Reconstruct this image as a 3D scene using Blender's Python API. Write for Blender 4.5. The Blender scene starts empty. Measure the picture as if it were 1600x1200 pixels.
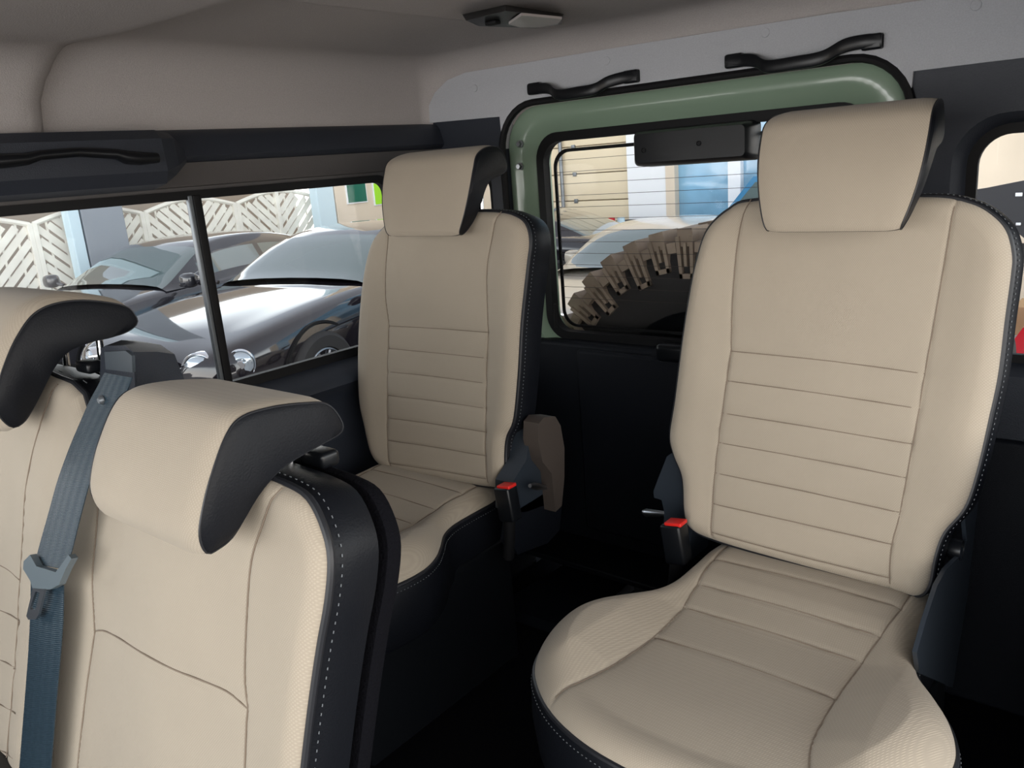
import bpy, bmesh, math, random
import numpy as np
from mathutils import Vector, Matrix
random.seed(4)
np.random.seed(4)

# ------------------------------------------------------------------ camera
FOC = 1280.0
YAW, PIT, ROLL = [math.radians(a) for a in (40.5, 15.1, -4.6)]
cf = np.array([-math.sin(YAW)*math.cos(PIT), math.cos(YAW)*math.cos(PIT), -math.sin(PIT)])
_r0 = np.array([math.cos(YAW), math.sin(YAW), 0.0]); _u0 = np.cross(_r0, cf)
cr = _r0*math.cos(ROLL) + _u0*math.sin(ROLL); cu = np.cross(cr, cf)
cam_d = bpy.data.cameras.new('camera'); cam = bpy.data.objects.new('camera', cam_d)
bpy.context.scene.collection.objects.link(cam)
cam_d.sensor_width = 36.0; cam_d.lens = 36.0*FOC/1600.0; cam_d.clip_start = 0.01; cam_d.clip_end = 200
cam.matrix_world = Matrix(((cr[0], cu[0], -cf[0], 0), (cr[1], cu[1], -cf[1], 0), (cr[2], cu[2], -cf[2], 0), (0, 0, 0, 1)))
S = bpy.context.scene
S.camera = cam
S.view_settings.view_transform = 'Standard'; S.view_settings.look = 'None'
S.view_settings.exposure = 0.0; S.view_settings.gamma = 1.0; S.view_settings.use_curve_mapping = False

# ------------------------------------------------------------------ light
W = bpy.data.worlds.new('world'); S.world = W; W.use_nodes = True
wn = W.node_tree; wn.nodes.clear()
wo = wn.nodes.new('ShaderNodeOutputWorld'); wb = wn.nodes.new('ShaderNodeBackground')
tc = wn.nodes.new('ShaderNodeTexCoord'); sx = wn.nodes.new('ShaderNodeSeparateXYZ'); rp = wn.nodes.new('ShaderNodeValToRGB')
wn.links.new(tc.outputs['Generated'], sx.inputs[0]); wn.links.new(sx.outputs['Z'], rp.inputs[0])
rp.color_ramp.elements[0].position = 0.0; rp.color_ramp.elements[0].color = (1.0, 0.97, 0.93, 1)
e_ = rp.color_ramp.elements.new(0.30); e_.color = (0.9, 0.97, 1.0, 1); e_ = rp.color_ramp.elements.new(0.42); e_.color = (0.20, 0.22, 0.25, 1)
rp.color_ramp.elements[-1].position = 0.95; rp.color_ramp.elements[-1].color = (0.14, 0.14, 0.15, 1)
wn.links.new(rp.outputs[0], wb.inputs[0]); wb.inputs[1].default_value = 4.0
wn.links.new(wb.outputs[0], wo.inputs[0])

def area_light(name, loc, target, sx_, sy_, power, col):
    d = bpy.data.lights.new(name, 'AREA'); d.shape = 'RECTANGLE'; d.size = sx_; d.size_y = sy_; d.energy = power; d.color = col
    o = bpy.data.objects.new(name, d); S.collection.objects.link(o); o.location = loc
    o.rotation_euler = (Vector(target)-Vector(loc)).to_track_quat('-Z', 'Y').to_euler()
    return o
# daylight through the open side door and the windscreen end of the cabin
area_light('door_daylight', (0.75, 0.10, -0.05), (-0.75, 0.95, -0.45), 1.2, 0.9, 5.0, (1.0, 0.79, 0.58))
area_light('windscreen_daylight', (-0.75, -1.35, 0.0), (-0.8, 1.0, -0.05), 1.3, 0.6, 7, (0.95, 0.97, 1.0))

# ------------------------------------------------------------------ pixel rays to real distances
def ray(x, y): return cf + cr*(x-800.0)/FOC - cu*(y-600.0)/FOC
def onX(x, y, X): d = ray(x, y); return d*X/d[0]
def onY(x, y, Y): d = ray(x, y); return d*Y/d[1]
def onZ(x, y, Z): d = ray(x, y); return d*Z/d[2]
def onP(x, y, O, N): d = ray(x, y); return d*np.dot(O, N)/np.dot(d, N)

# ------------------------------------------------------------------ materials
def mat(name, col, rough=0.6, metal=0.0, noise=0.0, nscale=40, bump=0.0, bscale=200, spec=0.5, coat=0.0, emit=None, alpha=1.0):
    m = bpy.data.materials.new(name); m.use_nodes = True; nt = m.node_tree; b = nt.nodes['Principled BSDF']
    b.inputs['Base Color'].default_value = (*col, 1); b.inputs['Roughness'].default_value = rough; b.inputs['Metallic'].default_value = metal
    b.inputs['Specular IOR Level'].default_value = spec; b.inputs['Coat Weight'].default_value = coat
    t = nt.nodes.new('ShaderNodeTexCoord')
    if noise:
        n = nt.nodes.new('ShaderNodeTexNoise'); n.inputs['Scale'].default_value = nscale; n.inputs['Detail'].default_value = 4
        nt.links.new(t.outputs['Object'], n.inputs['Vector'])
        mx = nt.nodes.new('ShaderNodeMix'); mx.data_type = 'RGBA'
        mx.inputs[6].default_value = (*[c*(1-noise) for c in col], 1); mx.inputs[7].default_value = (*[min(1, c*(1+noise)) for c in col], 1)
        nt.links.new(n.outputs['Fac'], mx.inputs[0]); nt.links.new(mx.outputs[2], b.inputs['Base Color'])
    if bump:
        n2 = nt.nodes.new('ShaderNodeTexNoise'); n2.inputs['Scale'].default_value = bscale; n2.inputs['Detail'].default_value = 3
        nt.links.new(t.outputs['Object'], n2.inputs['Vector'])
        bp = nt.nodes.new('ShaderNodeBump'); bp.inputs['Strength'].default_value = bump; bp.inputs['Distance'].default_value = 0.002
        nt.links.new(n2.outputs['Fac'], bp.inputs['Height']); nt.links.new(bp.outputs[0], b.inputs['Normal'])
    if emit: b.inputs['Emission Color'].default_value = (*emit[0], 1); b.inputs['Emission Strength'].default_value = emit[1]
    return m

def fabric_mat(name, col, scale):
    m = bpy.data.materials.new(name); m.use_nodes = True; nt = m.node_tree; b = nt.nodes['Principled BSDF']
    b.inputs['Roughness'].default_value = 0.9; b.inputs['Specular IOR Level'].default_value = 0.15
    b.inputs['Sheen Weight'].default_value = 0.15
    t = nt.nodes.new('ShaderNodeTexCoord')
    hs = []
    for ang in (38, -38):
        mp = nt.nodes.new('ShaderNodeMapping'); mp.inputs['Rotation'].default_value = (0.3, math.radians(ang), 0.25)
        w = nt.nodes.new('ShaderNodeTexWave'); w.inputs['Scale'].default_value = scale; w.inputs['Distortion'].default_value = 0.4; w.inputs['Detail'].default_value = 1
        nt.links.new(t.outputs['Object'], mp.inputs[0]); nt.links.new(mp.outputs[0], w.inputs['Vector']); hs.append(w)
    mu = nt.nodes.new('ShaderNodeMath'); mu.operation = 'MULTIPLY'
    nt.links.new(hs[0].outputs['Fac'], mu.inputs[0]); nt.links.new(hs[1].outputs['Fac'], mu.inputs[1])
    mx = nt.nodes.new('ShaderNodeMix'); mx.data_type = 'RGBA'
    mx.inputs[6].default_value = (*[c*0.93 for c in col], 1); mx.inputs[7].default_value = (*[min(1, c*1.10) for c in col], 1)
    nt.links.new(mu.outputs[0], mx.inputs[0])
    n = nt.nodes.new('ShaderNodeTexNoise'); n.inputs['Scale'].default_value = 9; nt.links.new(t.outputs['Object'], n.inputs['Vector'])
    hsv = nt.nodes.new('ShaderNodeHueSaturation'); mr = nt.nodes.new('ShaderNodeMapRange')
    mr.inputs['To Min'].default_value = 0.95; mr.inputs['To Max'].default_value = 1.05
    nt.links.new(n.outputs['Fac'], mr.inputs['Value']); nt.links.new(mr.outputs[0], hsv.inputs['Value']); nt.links.new(mx.outputs[2], hsv.inputs['Color'])
    nt.links.new(hsv.outputs[0], b.inputs['Base Color'])
    bp = nt.nodes.new('ShaderNodeBump'); bp.inputs['Strength'].default_value = 0.25; bp.inputs['Distance'].default_value = 0.0008
    nt.links.new(mu.outputs[0], bp.inputs['Height']); nt.links.new(bp.outputs[0], b.inputs['Normal'])
    return m

def glass_mat(name, tint=(1, 1, 1), gloss=0.06):
    m = bpy.data.materials.new(name); m.use_nodes = True; nt = m.node_tree; nt.nodes.clear()
    o = nt.nodes.new('ShaderNodeOutputMaterial'); tr = nt.nodes.new('ShaderNodeBsdfTransparent'); gl = nt.nodes.new('ShaderNodeBsdfGlossy')
    tr.inputs[0].default_value = (*tint, 1); gl.inputs['Roughness'].default_value = 0.02
    fr = nt.nodes.new('ShaderNodeFresnel'); fr.inputs['IOR'].default_value = 1.3
    ml = nt.nodes.new('ShaderNodeMath'); ml.operation = 'MULTIPLY'; ml.inputs[1].default_value = gloss*10
    nt.links.new(fr.outputs[0], ml.inputs[0])
    mx = nt.nodes.new('ShaderNodeMixShader'); nt.links.new(ml.outputs[0], mx.inputs[0]); nt.links.new(tr.outputs[0], mx.inputs[1]); nt.links.new(gl.outputs[0], mx.inputs[2])
    nt.links.new(mx.outputs[0], o.inputs[0]); return m

M = dict(
    fabric=fabric_mat('beige_fabric', (0.425, 0.365, 0.29), 130),
    leather=mat('black_leatherette', (0.006, 0.007, 0.010), 0.45, spec=0.20, bump=0.18, bscale=420),
    piping=mat('black_piping', (0.014, 0.015, 0.019), 0.45),
    thread=mat('grey_thread', (0.17, 0.185, 0.20), 0.7),
    seam=mat('seam_thread', (0.24, 0.19, 0.145), 0.9),
    headliner=mat('headliner_felt', (0.50, 0.465, 0.45), 0.95, noise=0.16, nscale=420, bump=0.4, bscale=500, spec=0.1),
    header=mat('header_felt', (0.52, 0.53, 0.56), 0.95, noise=0.14, nscale=420, bump=0.4, bscale=500, spec=0.1),
    trim=mat('slate_plastic', (0.024, 0.029, 0.041), 0.5, bump=0.3, bscale=500),
    trim2=mat('warm_lit_slate_plastic', (0.10, 0.093, 0.092), 0.5, bump=0.3, bscale=500),  # grey-blue plastic with its warm brownish reflection put into the colour
    black=mat('black_plastic', (0.006, 0.007, 0.009), 0.33, spec=0.4),
    rubber=mat('black_rubber', (0.006, 0.006, 0.007), 0.6, spec=0.3),
    carpet=mat('black_carpet', (0.006, 0.006, 0.008), 0.98, bump=1.0, bscale=300, spec=0.05),
    hinge=mat('slate_hinge_plastic', (0.026, 0.034, 0.046), 0.4), dark=mat('shaded_slate_plastic', (0.0045, 0.006, 0.010), 0.6, bump=0.3, bscale=500, spec=0.25),  # dark: slate plastic with the shade low in the cabin put into its colour
    hingecap=mat('taupe_hinge_cap', (0.075, 0.06, 0.052), 0.45),
    red=mat('red_button', (0.75, 0.02, 0.015), 0.4),
    green=mat('sage_green_paint', (0.25, 0.345, 0.255), 0.25, coat=0.6),
    chrome=mat('chrome', (0.8, 0.8, 0.82), 0.12, metal=1.0),
    steel=mat('steel', (0.45, 0.47, 0.5), 0.3, metal=1.0),
    alu=mat('grey_aluminium', (0.20, 0.22, 0.24), 0.4, metal=0.6),
    glass=glass_mat('clear_glass'), carglass=mat('dark_car_glass', (0.10, 0.14, 0.14), 0.03, spec=1.0, coat=1.0),
    lens=glass_mat('lamp_lens', (0.85, 0.85, 0.85), 0.12),
    heat=mat('heating_wire', (0.05, 0.035, 0.03), 0.5),
    paintA=mat('anthracite_car_paint', (0.035, 0.035, 0.042), 0.12, coat=1.0),
    paintB=mat('black_car_paint', (0.014, 0.012, 0.016), 0.08, coat=1.0),
    silver=mat('champagne_car_paint', (0.50, 0.45, 0.38), 0.25, coat=0.8),
    tyre=mat('tyre_rubber', (0.035, 0.033, 0.033), 0.75),
    lit_mudtyre=mat('lit_dusty_tyre_rubber', (0.36, 0.285, 0.22), 0.85, noise=0.4, nscale=18),  # dust on the lugs, colour raised further to paint in outside light
    rim=mat('dark_alloy', (0.30, 0.30, 0.32), 0.3, metal=0.8),
    caliper=mat('red_caliper', (0.70, 0.02, 0.03), 0.35),
    wood=mat('bleached_wood', (0.88, 0.83, 0.75), 0.8, noise=0.2, nscale=6),
    wallbeige=mat('beige_render', (0.72, 0.62, 0.50), 0.9, noise=0.05, nscale=3),
    wallgrey=mat('grey_render', (0.30, 0.33, 0.37), 0.9, noise=0.05, nscale=3),
    white=mat('white_paint', (0.85, 0.87, 0.90), 0.7),
    paleblue=mat('pale_blue_paint', (0.62, 0.78, 0.86), 0.6),
    door_beige=mat('cream_sectional_door', (0.75, 0.64, 0.46), 0.6, noise=0.04, nscale=4),
    shopglass=mat('shop_glass_blue_reflection', (0.22, 0.42, 0.60), 0.06, spec=1.0, noise=0.7, nscale=1.6),  # blotchy blue is the reflection in the panes, painted as colour
    greenp=mat('dark_green_print', (0.0, 0.13, 0.085), 0.5), lime=mat('lime_print', (0.36, 0.78, 0.03), 0.5),
    ground=mat('concrete_ground', (0.42, 0.40, 0.38), 0.85, noise=0.15, nscale=2),
    cardboard=mat('cardboard', (0.55, 0.36, 0.2), 0.85), redpaint=mat('red_car_paint', (0.6, 0.015, 0.03), 0.2, coat=1.0),
    tarp=mat('cream_tarpaulin', (0.80, 0.69, 0.55), 0.85, noise=0.08, nscale=3), felt=mat('dark_felt', (0.05, 0.05, 0.055), 0.95),
    lampglass=mat('headlamp_glass', (0.55, 0.62, 0.68), 0.08, metal=0.6, coat=1.0),
    fencegap=mat('brown_grey_render', (0.36, 0.31, 0.26), 0.9),
    plate=mat('grey_plate', (0.07, 0.085, 0.10), 0.4),
    grip=mat('grey_grip_plastic', (0.12, 0.15, 0.17), 0.4),
    yellow=mat('yellow_stripe', (0.8, 0.7, 0.05), 0.4),
)
# belt webbing with ribs along its length
wm = mat('seat_belt_webbing', (0.020, 0.040, 0.058), 0.40); nt = wm.node_tree
uvn = nt.nodes.new('ShaderNodeUVMap'); uvn.uv_map = 'uv'
wv = nt.nodes.new('ShaderNodeTexWave'); wv.bands_direction = 'Y'; wv.inputs['Scale'].default_value = 90
wx = nt.nodes.new('ShaderNodeTexWave'); wx.bands_direction = 'X'; wx.inputs['Scale'].default_value = 1.5
nt.links.new(uvn.outputs[0], wv.inputs['Vector']); nt.links.new(uvn.outputs[0], wx.inputs['Vector'])
ad = nt.nodes.new('ShaderNodeMath'); nt.links.new(wv.outputs['Fac'], ad.inputs[0]); nt.links.new(wx.outputs['Fac'], ad.inputs[1])
bp = nt.nodes.new('ShaderNodeBump'); bp.inputs['Strength'].default_value = 0.5; bp.inputs['Distance'].default_value = 0.001
nt.links.new(ad.outputs[0], bp.inputs['Height']); nt.links.new(bp.outputs[0], nt.nodes['Principled BSDF'].inputs['Normal'])
M['webbing'] = wm

# ------------------------------------------------------------------ object helpers
def obj(name, V, Fc, m, parent=None, smooth=True, label=None):
    me = bpy.data.meshes.new(name); me.from_pydata([tuple(map(float, v)) for v in V], [], [tuple(f) for f in Fc]); me.materials.append(m)
    b = bmesh.new(); b.from_mesh(me); bmesh.ops.recalc_face_normals(b, faces=b.faces); b.to_mesh(me); b.free()
    if smooth:
        me.polygons.foreach_set('use_smooth', [True]*len(me.polygons))
        try: me.set_sharp_from_angle(angle=math.radians(42))
        except Exception: pass
    o = bpy.data.objects.new(name, me); S.collection.objects.link(o)
    if parent is not None:
        o.parent = parent; o.matrix_parent_inverse = Matrix.Translation(parent_world(parent)).inverted()
    if label: o['label'] = label
    return o
def parent_world(p):
    return Vector(p.location) if p.parent is None else Vector((0, 0, 0))
def thing(name, loc, label=None, cat=None, group=None, kind=None):
    o = bpy.data.objects.new(name, None); S.collection.objects.link(o); o.location = tuple(map(float, loc)); o.empty_display_size = 0.05
    return tag(o, label, cat, group, kind)
def tag(o, label=None, cat=None, group=None, kind=None):
    if label: o['label'] = label
    if cat: o['category'] = cat
    if group: o['group'] = group
    if kind: o['kind'] = kind
    return o
class MB:
    def __init__(s): s.V = []; s.F = []
    def add(s, V, F):
        n = len(s.V); s.V += [tuple(map(float, v)) for v in V]; s.F += [tuple(i+n for i in f) for f in F]; return s
    def box(s, a, b, bev=0.0, rot=None):
        bm = bmesh.new(); bmesh.ops.create_cube(bm, size=1)
        a = np.array(a, float); b = np.array(b, float); c = (a+b)/2; d = np.abs(b-a)
        bmesh.ops.scale(bm, vec=tuple(d), verts=bm.verts)
        if bev: bmesh.ops.bevel(bm, geom=bm.edges[:], offset=min(bev, d.min()*0.49), segments=3, affect='EDGES', profile=0.5)
        if rot is not None: bmesh.ops.transform(bm, matrix=rot.to_4x4(), verts=bm.verts)
        bmesh.ops.translate(bm, vec=tuple(c), verts=bm.verts)
        return s.bm(bm)
    def bm(s, bm):
        bm.verts.index_update(); s.add([v.co[:] for v in bm.verts], [[v.index for v in f.verts] for f in bm.faces]); bm.free(); return s
    def tube(s, pts, r, n=8, closed=False, flat=None):
        P = [Vector(tuple(map(float, p))) for p in pts]; N = len(P); ref = None; V = []; F = []
        for i in range(N):
            a = P[i-1] if (i > 0 or closed) else P[i]; b = P[(i+1) % N] if (i < N-1 or closed) else P[i]
            t = (b-a); t = t.normalized() if t.length > 1e-9 else Vector((0, 0, 1))
            if ref is None: ref = t.orthogonal().normalized()
            ref = (ref - t*ref.dot(t)); ref = ref.normalized() if ref.length > 1e-6 else t.orthogonal().normalized()
            bi = t.cross(ref); rr = r[i] if hasattr(r, '__len__') else r
            for k in range(n):
                a_ = 2*math.pi*k/n; V.append(P[i] + ref*math.cos(a_)*rr + bi*math.sin(a_)*rr)
        for i in range(N if closed else N-1):
            for k in range(n):
                j = (i+1) % N; F.append((i*n+k, i*n+(k+1) % n, j*n+(k+1) % n, j*n+k))
        if not closed: F += [tuple(range(n)), tuple((N-1)*n+k for k in range(n))]
        return s.add(V, F)
    def prism(s, poly, axis, a, b):   # polygon in the two other axes, between a and b on axis
        def mk(p, c):
            q = list(p); q.insert(axis, c); return q
        n = len(poly); V = [mk(p, a) for p in poly]+[mk(p, b) for p in poly]
        F = [tuple(range(n)), tuple(range(2*n-1, n-1, -1))]+[(i, (i+1) % n, n+(i+1) % n, n+i) for i in range(n)]
        return s.add(V, F)
    def loft(s, loops, closed=True, cap0=False, cap1=False):
        n = len(loops[0]); V = [p for l in loops for p in l]; F = []
        for j in range(len(loops)-1):
            for i in range(n if closed else n-1):
                k = (i+1) % n; F.append((j*n+i, j*n+k, (j+1)*n+k, (j+1)*n+i))
        if cap0: F.append(tuple(range(n)))
        if cap1: F.append(tuple((len(loops)-1)*n+i for i in range(n)))
        return s.add(V, F)
    def lathe(s, prof, c, axis=0, n=40):  # prof: (radius, offset along axis)
        loops = []
        for r_, h in prof:
            L = []
            for k in range(n):
                a = 2*math.pi*k/n; u, v = r_*math.cos(a), r_*math.sin(a)
                p = [u, v]; p.insert(axis, h); L.append([p[0]+c[0], p[1]+c[1], p[2]+c[2]])
            loops.append(L)
        return s.loft(loops)
    def o(s, name, m, parent=None, smooth=True, label=None): return obj(name, s.V, s.F, m, parent, smooth, label)

def cspline(P, n, closed=True):
    P = np.array(P, float); N = len(P); out = []
    segs = N if closed else N-1
    for i in range(segs):
        p0 = P[i-1] if (closed or i > 0) else P[i]; p1 = P[i]; p2 = P[(i+1) % N]; p3 = P[(i+2) % N] if (closed or i+2 < N) else P[i+1]
        for k in range(16):
            t = k/16.0; out.append(0.5*((2*p1)+(-p0+p2)*t+(2*p0-5*p1+4*p2-p3)*t*t+(-p0+3*p1-3*p2+p3)*t**3))
    if not closed: out.append(P[-1])
    Q = np.array(out); Q2 = np.vstack([Q, Q[:1]]) if closed else Q
    L = np.r_[0, np.cumsum(np.linalg.norm(np.diff(Q2, axis=0), axis=1))]
    t = np.linspace(0, L[-1], n+1)[:-1] if closed else np.linspace(0, L[-1], n)
    return np.stack([np.interp(t, L, Q2[:, k]) for k in range(Q2.shape[1])], 1)
def normals2(Q):
    T = np.roll(Q, -1, 0)-np.roll(Q, 1, 0); Nn = np.stack([T[:, 1], -T[:, 0]], 1); Nn /= np.linalg.norm(Nn, axis=1)[:, None]+1e-12
    A = 0.5*np.sum(Q[:, 0]*np.roll(Q[:, 1], -1)-np.roll(Q[:, 0], -1)*Q[:, 1])
    return Nn if A > 0 else -Nn
def dist_poly(P, Q, closed=True):
    A = Q; B = np.roll(Q, -1, 0)
    if not closed: A = Q[:-1]; B = Q[1:]
    d = np.full(len(P), 1e9)
    for a, b in zip(A, B):
        ab = b-a; t = np.clip(((P-a)@ab)/(ab@ab+1e-12), 0, 1); d = np.minimum(d, np.linalg.norm(P-a-t[:, None]*ab, axis=1))
    return d
def rrect(x0, x1, z0, z1, r, n=8):
    P = []
    for cx, cz, a0 in ((x1-r, z1-r, 0), (x0+r, z1-r, 90), (x0+r, z0+r, 180), (x1-r, z0+r, 270)):
        for k in range(n+1): a = math.radians(a0+90.0*k/n); P.append((cx+r*math.cos(a), cz+r*math.sin(a)))
    return P
def yl(P, y): return [(p[0], y, p[1]) for p in P]
def xl(P, x): return [(x, p[0], p[1]) for p in P]

# ------------------------------------------------------------------ upholstery
class Pad:
    """A padded panel on a plane: O + s*Sx + t*T, height along N."""
    def __init__(s, outline, O, Sx, T, N, seams, hfun, R=0.03, rows=200, cols=150, groove=0.0035, gw=0.0045, lift=0.0010, sr=0.0009):
        s.O, s.S, s.T, s.N = [np.array(v, float) for v in (O, Sx, T, N)]
        s.out = cspline(outline, 260); s.seams = [cspline(q, max(12, int(np.sum(np.linalg.norm(np.diff(np.array(q), axis=0), axis=1))/0.012)), False) for q in seams]
        s.hf = hfun; s.R = R; s.rows = rows; s.cols = cols; s.gr = groove; s.gw = gw; s.lift = lift; s.sr = sr
    def h(s, P):
        P = np.atleast_2d(P); d = dist_poly(P, s.out); q = np.clip(d/s.R, 0, 1)
        H = s.R*0.8*np.sqrt(np.clip(1-(1-q)**2, 0, 1)) + s.hf(P[:, 0], P[:, 1])*np.clip(d/0.05, 0, 1)
        for sm in s.seams:
            e = dist_poly(P, sm, False); H -= s.gr*np.exp(-(e/s.gw)**2) + 0.0006*np.exp(-(e/0.012)**2)
        return H
    def w(s, P, H): P = np.atleast_2d(P); return s.O + P[:, :1]*s.S + P[:, 1:2]*s.T + np.reshape(H, (-1, 1))*s.N
    def build(s, parent, depth, matf, mats, stitch=True, name='cover', side_bulge=0.008):
        t0, t1 = s.out[:, 1].min(), s.out[:, 1].max()
        k = np.linspace(0, 1, s.rows); k = k-0.75*np.sin(2*math.pi*k)/(2*math.pi); ts = t0+(t1-t0)*(0.0008+0.9984*k)
        A = s.out; B = np.roll(A, -1, 0); pts = []
        for t in ts:
            hit = (A[:, 1]-t)*(B[:, 1]-t) < 0; a = A[hit]; b = B[hit]
            xs = a[:, 0]+(b[:, 0]-a[:, 0])*(t-a[:, 1])/(b[:, 1]-a[:, 1]); x0, x1 = xs.min(), xs.max()
            q = np.linspace(0, 1, s.cols); q = q-0.6*np.sin(2*math.pi*q)/(2*math.pi)
            pts.append(np.stack([x0+(x1-x0)*q, np.full(s.cols, t)], 1))
        P = np.vstack(pts); V = s.w(P, s.h(P)); F = []
        c = s.cols
        for j in range(s.rows-1):
            for i in range(c-1): F.append((j*c+i, j*c+i+1, (j+1)*c+i+1, (j+1)*c+i))
        cov = obj(name, V, F, matf, parent)
        mb = MB()
        for sm in s.seams: mb.tube(s.w(sm, s.h(sm)+s.lift), s.sr, 6)
        if s.seams: mb.o('seam', M['seam'], cov, label='dark stitched seam')
        nn = normals2(s.out)
        MB().tube(s.w(s.out, np.zeros(len(s.out))), 0.0042, 8, True).o('piping', M['piping'], parent)
        loops = []
        for off, dz in ((0.0, 0.0), (side_bulge*0.7, -0.012), (side_bulge, -depth*0.45), (side_bulge*0.4, -depth*0.85), (-0.012, -depth), (-0.05, -depth-0.006)):
            loops.append(list(s.w(s.out+nn*off, np.full(len(s.out), dz))))
        MB().loft(loops, cap1=True).o('side_panel', mats, parent, label='black leatherette side panel')
        if stitch:
            mb = MB(); L = s.w(s.out+nn*(side_bulge*0.62+0.0008), np.full(len(s.out), -0.0095))
            Q = cspline(L, 520)
            for i in range(0, 520, 2):
                a = Q[i]; b = Q[(i+1) % 520]; mb.tube([a, a+(b-a)*0.6+0], 0.0006, 4)
            mb.o('stitching', M['thread'], parent, label='light grey stitching')
        return cov

def plane_st(px, O, Sx, T, N):
    out = []
    for p in px:
        P = onP(p[0], p[1], O, N)-O; out.append((float(P@Sx), float(P@T)))
    return np.array(out)

def headrest(parent, prof, x0, x1, taper, r=0.03, grow=0.014, name='headrest', n=96):
    """prof: traced side profile (y,z) closed. Width x0..x1, tapering towards its lower edge."""
    Q = cspline(prof, n); nn = normals2(Q); zc = Q[:, 1]; zt, zb = zc.max(), zc.min()
    cx, hw = (x0+x1)/2, (x1-x0)/2
    front = Q[:, 0].min()
    fr = np.clip((zt-Q[:, 1])/(zt-zb), 0, 1)
    dep = np.clip((Q[:, 0]-front)/(Q[:, 0].max()-front), 0, 1)
    def wid(): return hw*(1-taper*fr**2.5)*(1-0.10*dep)
    loops = []; ks = []
    ts = [-1, -0.985, -0.95, -0.9, -0.82, -0.7, -0.5, -0.25, 0, 0.25, 0.5, 0.7, 0.82, 0.9, 0.95, 0.985, 1]
    for t in ts:
        e = min(1.0, (1-abs(t))/0.22); g = grow*(2*e-e*e)
        # bulge mostly at front/top faces
        dirw = np.clip(0.45-0.9*nn[:, 0]+0.6*np.clip(nn[:, 1], 0, 1), 0.1, 1)
        q = Q+nn*(g*dirw)[:, None]
        loops.append([(cx+t*wid()[i], q[i, 0], q[i, 1]) for i in range(n)])
    # beige: front and top faces; black: sides, rear and underside
    isf = (nn[:, 0] < -0.25) | (nn[:, 1] > 0.55)
    # back/underside points excluded
    Vb = [p for l in loops for p in l]; Fb = []; Fk = []
    for j in range(len(ts)-1):
        for i in range(n):
            k = (i+1) % n; f = (j*n+i, j*n+k, (j+1)*n+k, (j+1)*n+i)
            under = (nn[i, 1] < -0.5) and Q[i, 0] > front+0.025
            (Fb if (isf[i] and isf[k] and not under) else Fk).append(f)
    def pick(F):
        used = sorted({i for f in F for i in f}); mp = {u: k for k, u in enumerate(used)}
        return [Vb[u] for u in used], [[mp[i] for i in f] for f in F]
    hr = obj(name, *pick(Fb), M['fabric'], parent, label='beige woven headrest pad')
    V, F = pick(Fk); mb = MB(); mb.add(V, F)
    for l, sg in ((loops[0], -1), (loops[-1], 1)):
        c0 = np.array(l); cen = c0.mean(0)
        mb.loft([l, [tuple(p+np.array([sg*0.004, 0, 0])+(0.12*(cen-p))*np.array([0, 1, 1])) for p in c0]], cap1=True)
    mb.o('headrest_side', M['leather'], hr, label='black leatherette side of the headrest')
    for l in (loops[0], loops[-1]): MB().tube(l, 0.0012, 5, True).o('headrest_seam', M['piping'], hr)
    return hr

# ---- rear seats (third row)
REC3 = math.radians(9)
O3 = np.array([0, 1.30, -0.12]); U3 = np.array([0, math.sin(REC3), math.cos(REC3)]); N3 = np.array([0, -math.cos(REC3), math.sin(REC3)]); SX = np.array([1.0, 0, 0])
outR = [(1049,679),(1055,710),(1068,745),(1071,795),(1079,822),(1118,843),(1250,881),(1393,919),(1431,930),(1451,916),(1462,866),(1476,831),(1508,792),(1528,734),(1547,652),(1561,586),(1572,498),(1581,432),(1583,399),(1573,360),(1547,333),(1514,317),(1459,308),(1320,311),(1178,314),(1140,328),(1107,360),(1090,410),(1079,465),(1068,537),(1057,624)]
outL = [(566,626),(573,662),(583,705),(597,726),(618,734),(690,747),(765,760),(783,759),(790,748),(790,710),(793,682),(804,654),(811,584),(816,500),(825,416),(829,378),(823,351),(807,338),(783,332),(740,331),(680,334),(625,340),(600,358),(584,383),(573,430),(566,500),(564,570)]
seamR = [[(1176,312),(1159,371),(1150,465),(1147,547),(1140,597),(1132,657),(1123,729),(1118,795),(1117,843)],
         [(1497,312),(1486,371),(1467,481),(1449,580),(1440,635),(1429,696),(1418,756),(1407,811),(1396,855),(1394,919)],
         [(1147,548),(1300,563),(1449,583)],[(1142,594),(1290,614),(1440,637)],[(1134,644),(1280,667),(1429,692)],[(1129,690),(1270,715),(1418,744)],[(1123,737),(1260,765),(1408,798)],[(1119,785),(1255,815),(1398,848)],[(1118,829),(1250,864),(1394,899)]]
seamL = [[(618,341),(610,407),(609,463),(614,509),(612,570),(612,640),(612,696),(618,734)],
         [(786,331),(774,379),(767,430),(769,519),(767,570),(766,631),(765,710),(770,760)],
         [(614,509),(690,513),(769,519)],[(613,544),(690,551),(767,559)],[(612,580),(690,588),(766,598)],[(612,617),(690,626),(766,637)],[(612,652),(690,662),(766,674)],[(613,687),(690,698),(765,711)],[(615,722),(690,733),(766,746)]]
profL = [(1.229,-0.128),(1.236,-0.09),(1.248,-0.045),(1.262,-0.005),(1.276,0.020),(1.31,0.033),(1.352,0.032),(1.374,0.012),(1.381,-0.010),(1.362,-0.022),(1.32,-0.031),(1.298,-0.052),(1.285,-0.083),(1.268,-0.112),(1.245,-0.133)]

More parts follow.
